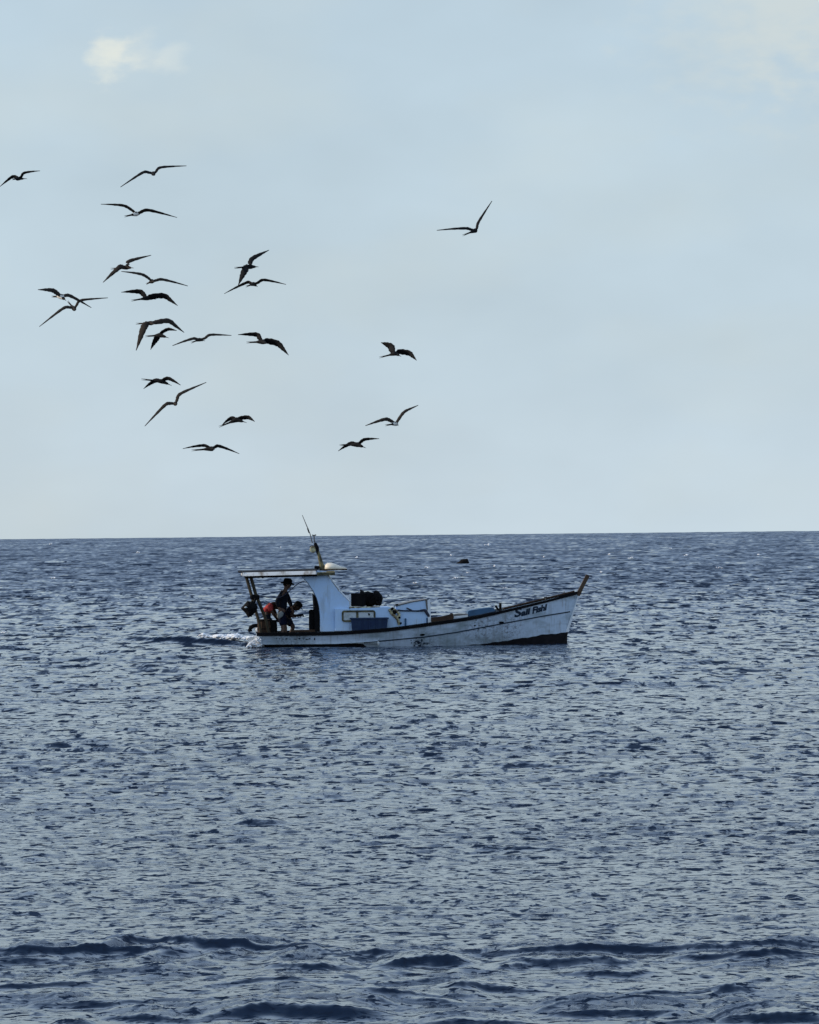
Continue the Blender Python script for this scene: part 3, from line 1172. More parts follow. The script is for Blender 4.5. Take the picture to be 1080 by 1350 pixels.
# cream upturned tender hull / board on the roof
bm = bmesh.new()
prof = [(428.0, 749.6, 0.02), (429, 744, 0.16), (432, 741.8, 0.26), (437, 741.8, 0.30), (443, 743.8, 0.28), (449, 746.4, 0.2), (457.5, 748.9, 0.02)]
rings = []
for px, py, hw in prof:
    x = lx(px)
    zt = lz(px, py)
    zb = lz(px, 750.2)
    ring = []
    for k in range(12):
        a = 2 * math.pi * k / 12
        c_, s_ = math.cos(a), math.sin(a)
        ring.append(bm.verts.new((x, -0.15 + hw * c_, (zb + (zt - zb) * s_) if s_ > 0 else zb + 0.02 * s_)))
    rings.append(ring)
for i in range(len(rings) - 1):
    for k in range(12):
        bm.faces.new((rings[i][k], rings[i][(k + 1) % 12], rings[i + 1][(k + 1) % 12], rings[i + 1][k]))
bm.faces.new(rings[0][::-1])
bm.faces.new(rings[-1])
lf = bm_obj('float_board', bm, M_cream, None, smooth=True)
LX = Matrix.Translation((0, BY, 0)) @ Matrix.Rotation(YAW, 4, 'Z')


def settle(o, base=None):
    """move a thing built in boat coordinates into the world with its origin at its base"""
    me = o.data
    if base is None:
        xs = [v.co for v in me.vertices]
        base = Vector((sum(v.x for v in xs) / len(xs), sum(v.y for v in xs) / len(xs), min(v.z for v in xs)))
    me.transform(Matrix.Translation(-Vector(base)))
    o.location = LX @ Vector(base)
    o.rotation_euler = (0, 0, YAW)
    return o


settle(lf)
tag(lf, 'cream leaf-shaped float lying on the wheelhouse roof ahead of the mast', 'float')
bm = bmesh.new()
add_box(bm, (lx(441), -0.15, lz(441, 751.3)), (0.72, 0.30, 0.035))
bm_obj('roof_plank', bm, M_brown, boat)

# trunk cabin
bm = bmesh.new()
add_prism(bm, [L(460.3, 832.2), L(460.3, 802.3), L(487, 801.5), L(513, 800.4), L(518, 804), L(523, 812), L(528.5, 828)], -0.78, 0.78)
bmesh.ops.bevel(bm, geom=bm.edges[:], offset=0.012, segments=2, affect='EDGES')
cabin = bm_obj('trunk_cabin', bm, M_cabin, boat)
bm = bmesh.new()
add_box(bm, ((lx(440.5) + lx(460.2)) / 2, -0.71, (lz(445, 832) + lz(445, 803)) / 2), (lx(460.2) - lx(440.5), 0.14, lz(445, 803) - lz(445, 832)), bevel=0.01)
bm_obj('cabin_step', bm, M_cabin, boat)


def rrect(x0, z0, x1, z1, r, n=5):
    pts = []
    for cx, cz, a0 in ((x1 - r, z1 - r, 0), (x0 + r, z1 - r, 90), (x0 + r, z0 + r, 180), (x1 - r, z0 + r, 270)):
        for k in range(n + 1):
            a = math.radians(a0 + 90 * k / n)
            pts.append((cx + r * math.cos(a), cz + r * math.sin(a)))
    return pts


def frame_ring(x0, z0, x1, z1, r, w, y0, y1, name, m, parent):
    o_ = rrect(x0, z0, x1, z1, r)
    i_ = rrect(x0 + w, z0 + w, x1 - w, z1 - w, max(r - w, 0.01))
    bm = bmesh.new()
    n = len(o_)
    v = [[bm.verts.new((p[0], y, p[1])) for p in poly] for poly, y in ((o_, y0), (o_, y1), (i_, y0), (i_, y1))]
    for k in range(n):
        j = (k + 1) % n
        bm.faces.new((v[0][k], v[0][j], v[2][j], v[2][k]))
        bm.faces.new((v[1][k], v[1][j], v[3][j], v[3][k]))
        bm.faces.new((v[0][k], v[0][j], v[1][j], v[1][k]))
        bm.faces.new((v[2][k], v[2][j], v[3][j], v[3][k]))
    return bm_obj(name, bm, m, parent)


wx0, wx1 = lx(449.5), lx(494)
wz0, wz1 = lz(470, 820), lz(470, 804.8)
win = frame_ring(wx0, wz0, wx1, wz1, 0.07, 0.05, -0.81, -0.775, 'window_frame', M_olive, boat)
for xa, xb in ((wx0 + 0.04, lx(468.5)), (lx(471.5), wx1 - 0.04)):
    bm = bmesh.new()
    add_prism(bm, rrect(xa, wz0 + 0.04, xb, wz1 - 0.04, 0.03), -0.792, -0.7825)
    bm_obj('window_pane', bm, M_pane, win)
bm = bmesh.new()
add_box(bm, (lx(470), -0.79, (wz0 + wz1) / 2), (lx(471.5) - lx(468.5), 0.03, wz1 - wz0 - 0.09))
bm_obj('mullion', bm, M_olive, win)
bm = bmesh.new()
lumpy(bm, (lx(485.5), -0.80, lz(485.5, 810)), (0.03, 0.012, 0.03), 1, 0.3, 4)
bm_obj('latch', bm, M_black, win)
# plank on cabin top
bm = bmesh.new()
add_box(bm, (lx(480), -0.45, lz(480, 801.0)), (0.85, 0.5, 0.035), bevel=0.006)
bm_obj('cabin_top_plank', bm, M_yellow, boat)

# forward locker with rope
lk = [L(522, 829), L(521.5, 799.5), L(542, 794.5), L(561.5, 791.3), L(564.5, 822)]
bm = bmesh.new()
add_prism(bm, [(lk[0][0] + 0.04, lk[0][1] - 0.05), (lk[1][0] + 0.04, lk[1][1]), lk[2], lk[3], (lk[4][0], lk[4][1] - 0.05)], -0.70, 0.66)
bmesh.ops.bevel(bm, geom=bm.edges[:], offset=0.012, segments=2, affect='EDGES')
locker = bm_obj('deck_locker', bm, M_cabin, boat)
bm = bmesh.new()
add_prism(bm, [(lk[1][0], lk[1][1] + 0.003), (lk[2][0], lk[2][1] + 0.003), (lk[3][0] + 0.02, lk[3][1] + 0.003), (lk[3][0] + 0.02, lk[3][1] + 0.024), (lk[2][0], lk[2][1] + 0.026), (lk[1][0], lk[1][1] + 0.022)], -0.72, 0.68)
bm_obj('locker_lid', bm, M_horn, locker)
bm = bmesh.new()
ry = -0.72
add_tube(bm, catmull([(lx(523), ry, lz(523, 804.5)), (lx(530), ry, lz(530, 805.4)), (lx(540), ry, lz(540, 805.6)), (lx(550), ry, lz(550, 805.8)), (lx(559), ry, lz(559, 805)), (lx(562), ry, lz(562, 808)), (lx(565.3), ry, lz(565.3, 813.5))], 4), [0.020] * 12 + [0.022, 0.024, 0.03, 0.034, 0.038, 0.04, 0.045, 0.045, 0.045, 0.045, 0.045, 0.04, 0.03], 7)
add_tube(bm, [(lx(542.5), ry, lz(542.5, 805)), (lx(538), ry, lz(538, 803)), (lx(535.5), ry, lz(535.5, 801.8))], 0.02, 6)
bm_obj('locker_rope', bm, M_rope, locker)
bm = bmesh.new()
add_prism(bm, [L(563.5, 791), L(566.5, 791), L(567.8, 822.5), L(563.6, 822.5)], -0.74, -0.66)
bm_obj('locker_post', bm, M_white, locker)
bm = bmesh.new()
add_prism(bm, [L(560.3, 790), L(562.6, 790), L(563.6, 805), L(562, 805)], -0.73, -0.705)
bm_obj('locker_batten', bm, M_horn, locker)
for (a, b, c_, d_) in ((533, 815.5, 534.7, 827), (561.5, 815, 563.3, 824)):
    bm = bmesh.new()
    add_box(bm, ((lx(a) + lx(c_)) / 2, -0.725, (lz(a, b) + lz(c_, d_)) / 2), (0.045, 0.035, lz(a, b) - lz(c_, d_)), bevel=0.005)
    bm_obj('locker_cleat', bm, M_tarp, locker)
# rusty yellow stay between cabin and locker
bm = bmesh.new()
add_tube(bm, catmull([(lx(512.5), -0.80, lz(512.5, 803)), (lx(515), -0.80, lz(515, 808)), (lx(519), -0.80, lz(519, 812)), (lx(523), -0.80, lz(523, 816)), (lx(525.5), -0.80, lz(525.5, 824))], 4), 0.045, 8)
add_tube(bm, catmull([(lx(517), -0.80, lz(517, 803)), (lx(521.5), -0.80, lz(521.5, 806)), (lx(525), -0.80, lz(525, 810)), (lx(524), -0.80, lz(524, 816))], 4), 0.042, 8)
bm_obj('yellow_stay', bm, M_yellow, boat)
for px, py, r in ((516, 802.5, 0.04), (519.3, 807, 0.055), (525.5, 814.5, 0.035), (527, 822, 0.03)):
    bm = bmesh.new()
    lumpy(bm, (lx(px), -0.84, lz(px, py)), (r, 0.03, r * 1.1), 2, 0.2, int(px))
    bm_obj('stay_fitting', bm, M_black, boat)
bm = bmesh.new()
add_tube(bm, [(lx(523), -0.6, lz(523, 800)), (lx(523), -0.6, lz(523, 796.5))], 0.04, 8)
bm_obj('vent_cap', bm, M_black, boat)
# bitts and cleats on the foredeck
bm = bmesh.new()
add_tube(bm, [(lx(661), -0.35, lz(661, 812)), (lx(661), -0.35, lz(661, 795.5))], 0.036, 8)
add_tube(bm, [(lx(654.5), -0.35, lz(654.5, 799)), (lx(658), -0.35, lz(658, 804.5)), (lx(661), -0.35, lz(661, 806))], 0.03, 8)
bm_obj('mooring_bitt', bm, M_black, boat)
bm = bmesh.new()
add_tube(bm, [(lx(721), -0.42, lz(721, 793)), (lx(721), -0.42, lz(721, 787.5))], 0.02, 6)
add_tube(bm, [(lx(719), -0.42, lz(719, 788.3)), (lx(723), -0.42, lz(723, 787.4))], 0.018, 6)
bm_obj('cleat', bm, M_horn, boat)
bm = bmesh.new()
add_tube(bm, [(lx(747), -0.16, lz(747, 787)), (lx(747), -0.16, lz(747, 780))], 0.010, 6)
bm_obj('jackstaff', bm, M_horn, boat)
# scuppers: dark recessed-looking plates on the side
for px, py, w, h in ((475.5, 843.8, 6, 2.4), (555, 837, 7, 3), (661, 821.5, 7, 3.2), (625, 825, 3, 2), (396, 847.5, 8, 3)):
    cx, cz = L(px, py)
    bm = bmesh.new()
    ring = []
    for k in range(12):
        a = 2 * math.pi * k / 12
        x, z = cx + w / 96 * math.cos(a), cz + h / 96 * math.sin(a)
        ring.append(((x, -hull_y(x, z) - 0.012, z), (x, -hull_y(x, z) + 0.01, z)))
    A_ = [bm.verts.new(r[0]) for r in ring]
    B_ = [bm.verts.new(r[1]) for r in ring]
    bm.faces.new(A_)
    bm.faces.new(B_[::-1])
    for k in range(12):
        bm.faces.new((A_[k], A_[(k + 1) % 12], B_[(k + 1) % 12], B_[k]))
    bm_obj('scupper', bm, M_black, boat)


# lettering: flat print wrapped on the hull side
def hull_text(txt, px0, py0, px1, py1, size, name, m, bold=0.012, shear=0.25):
    cu = bpy.data.curves.new('lettering', 'FONT')
    cu.body = txt
    cu.size = 1.0
    cu.offset = bold
    cu.shear = shear
    cu.resolution_u = 3
    to = bpy.data.objects.new('lettering', cu)
    C.objects.link(to)
    dg = bpy.context.evaluated_depsgraph_get()
    me = bpy.data.meshes.new_from_object(to.evaluated_get(dg))
    bpy.data.objects.remove(to)
    xs = [v.co.x for v in me.vertices]
    wd = max(xs) - min(xs)
    xm = min(xs)
    a = Vector((lx(px0), lz(px0, py0)))
    b = Vector((lx(px1), lz(px1, py1)))
    u = (b - a)
    for v in me.vertices:
        t = (v.co.x - xm) / wd
        p = a + u * t
        x, z = p.x, p.y + v.co.y * size * (1.12 - 0.12 * t)
        v.co = Vector((x, -hull_y(x, z) - 0.006, z))
    me.materials.clear()
    me.materials.append(m)
    return link(name, me, boat)


hull_text('S', 678.5, 814.6, 688.5, 811.8, 0.30, 'name_lettering', M_ink, bold=0.035, shear=0.1)
hull_text('ail', 687.6, 813.0, 700.5, 809.6, 0.215, 'name_lettering', M_ink, bold=0.055, shear=0.12)
hull_text('Fishl', 703, 809.6, 723.4, 804.6, 0.22, 'name_lettering', M_ink, bold=0.055, shear=0.12)
# dark smudges in place of the registry number under the stern rail
bm = bmesh.new()
for k, px in enumerate((363, 367, 371.5, 376, 380.5, 387.5, 393, 398.5, 403, 406.5, 413)):
    wd = (0.012, 0.02, 0.02, 0.02, 0.015, 0.05, 0.03, 0.02, 0.05, 0.03, 0.02)[k]
    hh = (0.03, 0.03, 0.055, 0.045, 0.03, 0.02, 0.05, 0.03, 0.03, 0.03, 0.075)[k]
    cz = lz(px, 842 + (k * 7 % 3) * 0.5)
    cx = lx(px)
    ring = []
    for q in range(7):
        a = 2 * math.pi * q / 7
        rr = 1 + 0.3 * math.sin(3 * a + k)
        x, z = cx + wd * rr * math.cos(a), cz + hh / 2 * rr * math.sin(a)
        ring.append(bm.verts.new((x, -hull_y(x, z) - 0.006, z)))
    bm.faces.new(ring)
tag(bm_obj('registry_smudges', bm, M_ink, boat), kind='stuff')
# exhaust stain patch of peeling paint
bm = bmesh.new()
rr = random.Random(5)
for k in range(46):
    x = lx(550 + rr.gauss(0, 4.5))
    z = lz(550, 848) + rr.gauss(0, 0.05)
    s_ = rr.uniform(0.008, 0.03)
    ring = []
    for q in range(6):
        a = 2 * math.pi * q / 6
        xx, zz = x + s_ * rr.uniform(0.6, 1.3) * math.cos(a), z + s_ * rr.uniform(0.6, 1.3) * math.sin(a)
        ring.append(bm.verts.new((xx, -hull_y(xx, zz) - 0.005 - 0.0002 * k, zz)))
    bm.faces.new(ring)
tag(bm_obj('paint_chips', bm, M_ink, boat), kind='stuff')

# cockpit coaming at the stern
bm = bmesh.new()
add_box(bm, (lx(398), -0.74, lz(398, 832)), (lx(416) - lx(384), 0.06, 0.06), bevel=0.01)
bm_obj('cockpit_coaming', bm, M_brown, boat)


# ------------------------------------------------------------------ loose gear aboard
def thing_box(name, poly, y0, y1, m, label, cat, bev=0.012):
    bm = bmesh.new()
    add_prism(bm, poly, y0, y1)
    bmesh.ops.bevel(bm, geom=bm.edges[:], offset=bev, segments=2, affect='EDGES')
    o = bm_obj(name, bm, m)
    settle(o)
    tag(o, label, cat)
    return o


# dark blue fish crate (body + rim + ribs)
cr0 = empty('fish_crate')
cb = Vector((lx(485.5), -0.91, lz(485.5, 832)))
cr0.location = LX @ cb
cr0.rotation_euler = (0, 0, YAW)
cw, ch, cd = 49 / 48.0, 17.5 / 48.0, 0.20
bm = bmesh.new()
v0 = []
for s_, z in ((0.93, 0.0), (1.0, ch)):
    v0.append([bm.verts.new((sx * cw / 2 * s_, sy * cd / 2 * (0.9 if z == 0 else 1), z)) for sx, sy in ((-1, -1), (1, -1), (1, 1), (-1, 1))])
v1 = []
for s_, z in ((0.90, 0.02), (0.96, ch)):
    v1.append([bm.verts.new((sx * cw / 2 * s_, sy * cd / 2 * 0.8, z)) for sx, sy in ((-1, -1), (1, -1), (1, 1), (-1, 1))])
for k in range(4):
    j = (k + 1) % 4
    bm.faces.new((v0[0][k], v0[0][j], v0[1][j], v0[1][k]))
    bm.faces.new((v1[0][k], v1[0][j], v1[1][j], v1[1][k]))
    bm.faces.new((v0[1][k], v0[1][j], v1[1][j], v1[1][k]))
bm.faces.new(v0[0])
bm.faces.new(v1[0])
bm_obj('crate_body', bm, M_blue, cr0)
bm = bmesh.new()
for y in (-cd / 2 - 0.012, cd / 2 + 0.012):
    add_box(bm, (0, y, ch - 0.02), (cw + 0.04, 0.024, 0.045), bevel=0.006)
for x in (-cw / 2 - 0.01, cw / 2 + 0.01):
    add_box(bm, (x, 0, ch - 0.02), (0.024, cd - 0.004, 0.045), bevel=0.006)
bm_obj('crate_rim', bm, M_blue, cr0)
for k in range(5):
    bm = bmesh.new()
    add_box(bm, (-cw / 2 + 0.14 + k * (cw - 0.28) / 4, -cd / 2 - 0.006, ch / 2 - 0.01), (0.03, 0.02, ch - 0.09), bevel=0.004)
    bm_obj('crate_rib', bm, M_blue, cr0)
tag(cr0, 'dark blue plastic fish crate standing against the cabin side on the rail', 'crate')

# black bundle on cabin top
bl = empty('gear_bundle')
bb = Vector((lx(483), -0.4, lz(483, 800.6)))
bl.location = LX @ bb
bl.rotation_euler = (0, 0, YAW)


def rel(px, py, y):
    return Vector((lx(px), y, lz(px, py))) - bb


bm = bmesh.new()
add_box(bm, rel(472, 791, -0.42), (0.40, 0.42, 0.36), bevel=0.02)
bm_obj('black_box', bm, M_black, bl)
bm = bmesh.new()
for k, (px, py, rx, rz) in enumerate(((477, 788, 0.16, 0.16), (484, 787, 0.14, 0.17), (491, 790, 0.13, 0.19), (496, 787, 0.11, 0.16), (500, 790, 0.085, 0.17), (486, 794, 0.2, 0.13), (499, 795.5, 0.10, 0.10), (478, 782, 0.07, 0.07))):
    lumpy(bm, rel(px, py, -0.40 + 0.03 * (k % 3)), (rx, 0.2, rz), 2, 0.28, k + 20)
bm_obj('coiled_net', bm, M_black, bl)
bm = bmesh.new()
add_tube(bm, [rel(478, 785, -0.4), rel(476.5, 780, -0.4), rel(475, 778.6, -0.4), rel(478.5, 780, -0.4)], [0.03, 0.045, 0.03, 0.03], 6)
bm_obj('bundle_handle', bm, M_black, bl)
bm = bmesh.new()
add_box(bm, rel(461.6, 791.5, -0.45), (0.035, 0.3, 0.33), bevel=0.006)
bm_obj('white_board', bm, M_white, bl)
tag(bl, 'black box and heaped dark net bundle lying on the cabin top', 'gear bundle')

# blue covered box on the foredeck
bm = bmesh.new()
add_prism(bm, [L(617, 814), L(617.3, 806), L(634, 803), L(648, 801.3), L(653, 803), L(655, 808.5)], -0.55, 0.15)
bmesh.ops.bevel(bm, geom=bm.edges[:], offset=0.02, segments=2, affect='EDGES')
tb = bm_obj('covered_box', bm, M_tarp)
settle(tb)
tag(tb, 'low box under blue tarpaulin on the foredeck, aft of the mooring bitt', 'covered box')
# dark long gear wedge
gw = thing_box('net_box', [L(567.5, 822), L(568, 814.5), L(580, 813.5), L(593, 811.5), L(595, 808.5), L(597, 809.5), L(597.5, 817.5)], -0.85, -0.35, M_brown, 'long dark brown wedge of stowed nets ahead of the white post', 'net box')
bm = bmesh.new()
add_tube(bm, catmull([(lx(598), -0.6, lz(598, 812)), (lx(604), -0.6, lz(604, 810.8)), (lx(610), -0.6, lz(610, 811)), (lx(617), -0.6, lz(617, 811.5))], 3), 0.035, 7)
ro = bm_obj('spar', bm, M_horn)
settle(ro)
tag(ro, 'dark spar lying on the foredeck between the net box and blue cover', 'spar')
bm = bmesh.new()
add_prism(bm, [L(598, 815.5), L(598, 812.8), L(616.5, 811.2), L(616.5, 813.5)], -0.7, -0.2)
ro = bm_obj('board', bm, M_white)
settle(ro)
tag(ro, 'pale board lying under the dark spar on the foredeck', 'board')

# black diamond-shaped bundle hanging off the stern posts
bm = bmesh.new()
poly = [(316, 802), (325.3, 791.8), (328.5, 793), (331, 792), (337, 796), (338.8, 801), (336, 807), (333, 810), (326, 814.5), (322, 808)]
rg = random.Random(3)
n_ = len(poly)
cxy = Vector((327.5, 0, 802))
layers = []
for y, s_ in ((-1.02, 0.45), (-0.96, 0.85), (-0.88, 1.0), (-0.80, 0.85), (-0.76, 0.4)):
    layers.append([bm.verts.new((lx(cxy.x + (p[0] - cxy.x) * s_), y + rg.uniform(-0.02, 0.02), lz(p[0], cxy.z + (p[1] - cxy.z) * s_))) for p in poly])
for i in range(len(layers) - 1):
    for k in range(n_):
        bm.faces.new((layers[i][k], layers[i][(k + 1) % n_], layers[i + 1][(k + 1) % n_], layers[i + 1][k]))
bm.faces.new(layers[0])
bm.faces.new(layers[-1][::-1])
hb_b = Vector((lx(327), -0.9, lz(327, 814.5)))
hb = empty('hanging_bundle')
hb.location = LX @ hb_b
hb.rotation_euler = (0, 0, YAW)
fo = bm_obj('folded_flag', bm, M_black, hb)
fo.data.transform(Matrix.Translation(-hb_b))
bm = bmesh.new()
lumpy(bm, (lx(323.3), -1.0, lz(323.3, 800.7)), (0.05, 0.03, 0.028), 2, 0.2, 9)
fo = bm_obj('pale_patch', bm, M_pane, hb)
fo.data.transform(Matrix.Translation(-hb_b))
bm = bmesh.new()
add_tube(bm, [(lx(336), -0.8, lz(336, 789)), (lx(333), -0.85, lz(333, 797)), (lx(331), -0.9, lz(331, 806)), (lx(329), -0.9, lz(329, 813))], 0.035, 6)
fo = bm_obj('flag_pole', bm, M_black, hb)
fo.data.transform(Matrix.Translation(-hb_b))
tag(hb, 'black diamond-shaped bundle hanging outside the stern posts', 'flag bundle')


def barrel(name, px, pyt, pyb, rad, y, m, label, cat, hoop=M_black):
    root = empty(name)
    base = Vector((lx(px), y, lz(px, pyb)))
    root.location = LX @ base
    root.rotation_euler = (0, 0, YAW)
    h = lz(px, pyt) - lz(px, pyb)
    bm = bmesh.new()
    add_tube(bm, [(0, 0, 0), (0, 0, h * 0.3), (0, 0, h * 0.7), (0, 0, h)], [rad * 0.9, rad, rad, rad * 0.92], 16)
    bm_obj('drum_body', bm, m, root, smooth=False)
    for t in (0.12, 0.5, 0.93):
        bm = bmesh.new()
        add_tube(bm, [(0, 0, h * t), (0, 0, h * t + 0.025)], rad * 1.04, 16)
        bm_obj('hoop', bm, hoop, root)
    tag(root, label, cat)


barrel('barrel', 347, 817, 843, 0.18, -0.45, M_brown, 'brown barrel standing in the stern behind the canopy posts', 'barrel')
barrel('drum', 356.5, 818, 843, 0.17, -0.25, M_black, 'black drum between the brown barrel and the standing man', 'drum')
barrel('drum', 412, 806.5, 838, 0.115, -0.35, M_black, 'tall black drum against the dark aft side of the wheelhouse', 'drum')
bm = bmesh.new()
lumpy(bm, (lx(411), -0.35, lz(411, 806)), (0.10, 0.1, 0.05), 2, 0.3, 14)
fl = bm_obj('rope_coil', bm, M_black)
settle(fl)
tag(fl, 'dark rope coil heaped on top of the tall black drum', 'rope coil')


# ------------------------------------------------------------------ people
def skin_mesh(joints, edges, root, sub=2):
    """joints: name -> ((x, y, z), r or (rx, ry)). returns a mesh"""
    names = list(joints)
    ix = {n: i for i, n in enumerate(names)}
    me = bpy.data.meshes.new('body')
    me.from_pydata([joints[n][0] for n in names], [(ix[a], ix[b]) for a, b in edges], [])
    o = bpy.data.objects.new('body', me)
    C.objects.link(o)
    sm = o.modifiers.new('skin', 'SKIN')
    sm.use_smooth_shade = True
    sm.branch_smoothing = 0.6
    sv = me.skin_vertices[0].data
    for n in names:
        r = joints[n][1]
        sv[ix[n]].radius = r if hasattr(r, '__len__') else (r, r)
        sv[ix[n]].use_root = (n == root)
    ss = o.modifiers.new('sub', 'SUBSURF')
    ss.levels = ss.render_levels = sub
    dg = bpy.context.evaluated_depsgraph_get()
    res = bpy.data.meshes.new_from_object(o.evaluated_get(dg))
    bpy.data.objects.remove(o)
    return res


def join_meshes(name, meshes, m):
    bm = bmesh.new()
    for a in meshes:
        bm.from_mesh(a)
    me = bpy.data.meshes.new(name)
    bm.to_mesh(me)
    bm.free()
    me.materials.append(m)
    me.polygons.foreach_set('use_smooth', [True] * len(me.polygons))
    return me


def finger_meshes(wrist, palm, curl):
    d = (palm - wrist).normalized()
    a, b = frame_for(d)
    out_ = []
    for k in range(4):
        o_ = a * (0.028 - 0.0185 * k)
        ln = (0.066, 0.075, 0.070, 0.055)[k]
        p0 = palm - d * 0.01 + o_
        p1 = palm + d * ln * 0.5 + o_
        p2 = p1 + (d * (1 - curl) + b * -curl).normalized() * ln * 0.35
        p3 = p2 + (d * (1 - 1.6 * curl) + b * -curl * 1.6).normalized() * ln * 0.3
        bm = bmesh.new()
        add_tube(bm, [p0, p1, p2, p3], [0.0095, 0.009, 0.008, 0.006], 6)
        me = bpy.data.meshes.new('f')
        bm.to_mesh(me)
        bm.free()
        out_.append(me)
    bm = bmesh.new()
    q = wrist + d * 0.03 + a * 0.02
    add_tube(bm, [q, q + a * 0.025 + d * 0.02, q + a * 0.038 + d * 0.045, q + a * 0.036 + d * 0.065], [0.012, 0.011, 0.010, 0.007], 6)
    me = bpy.data.meshes.new('t')
    bm.to_mesh(me)
    bm.free()
    out_.append(me)
    return out_


def head_mesh(c, fwd, up, hr=0.106):
    """an egg-shaped head with brow, nose, mouth, chin and ears"""
    fwd = Vector(fwd).normalized()
    up = Vector(up).normalized()
    side = up.cross(fwd).normalized()
    fwd = side.cross(up).normalized()
    bm = bmesh.new()
    r = bmesh.ops.create_uvsphere(bm, u_segments=20, v_segments=16, radius=1.0)
    for v in bm.verts:
        x, y, z = v.co           # x fwd, y side, z up
        w = 0.78 - (0.14 * max(0, -z))
        fx = 0.98
        if z < -0.1:
            fx *= 0.92
        if x > 0.6:
            # nose, brow, eye hollows, mouth
            nose = 0.20 * math.exp(-(y / 0.14) ** 2 - ((z + 0.18) / 0.20) ** 2)
            eye = -0.09 * math.exp(-((abs(y) - 0.30) / 0.14) ** 2 - ((z - 0.02) / 0.10) ** 2)
            lip = 0.06 * math.exp(-(y / 0.22) ** 2 - ((z + 0.50) / 0.07) ** 2)
            chin = 0.10 * math.exp(-(y / 0.25) ** 2 - ((z + 0.82) / 0.14) ** 2)
            x += nose + eye + lip + chin
        v.co = c + (fwd * x * fx + side * y * w + up * z * 1.22) * hr
    for s_ in (-1, 1):
        rr_ = bmesh.ops.create_icosphere(bm, subdivisions=1, radius=1.0)
        for v in rr_['verts']:
            v.co = c + side * s_ * hr * 0.80 + fwd * (v.co.x * 0.022 - 0.005) + side * v.co.y * 0.010 + up * v.co.z * 0.032
    me = bpy.data.meshes.new('h')
    bm.to_mesh(me)
    bm.free()
    return me


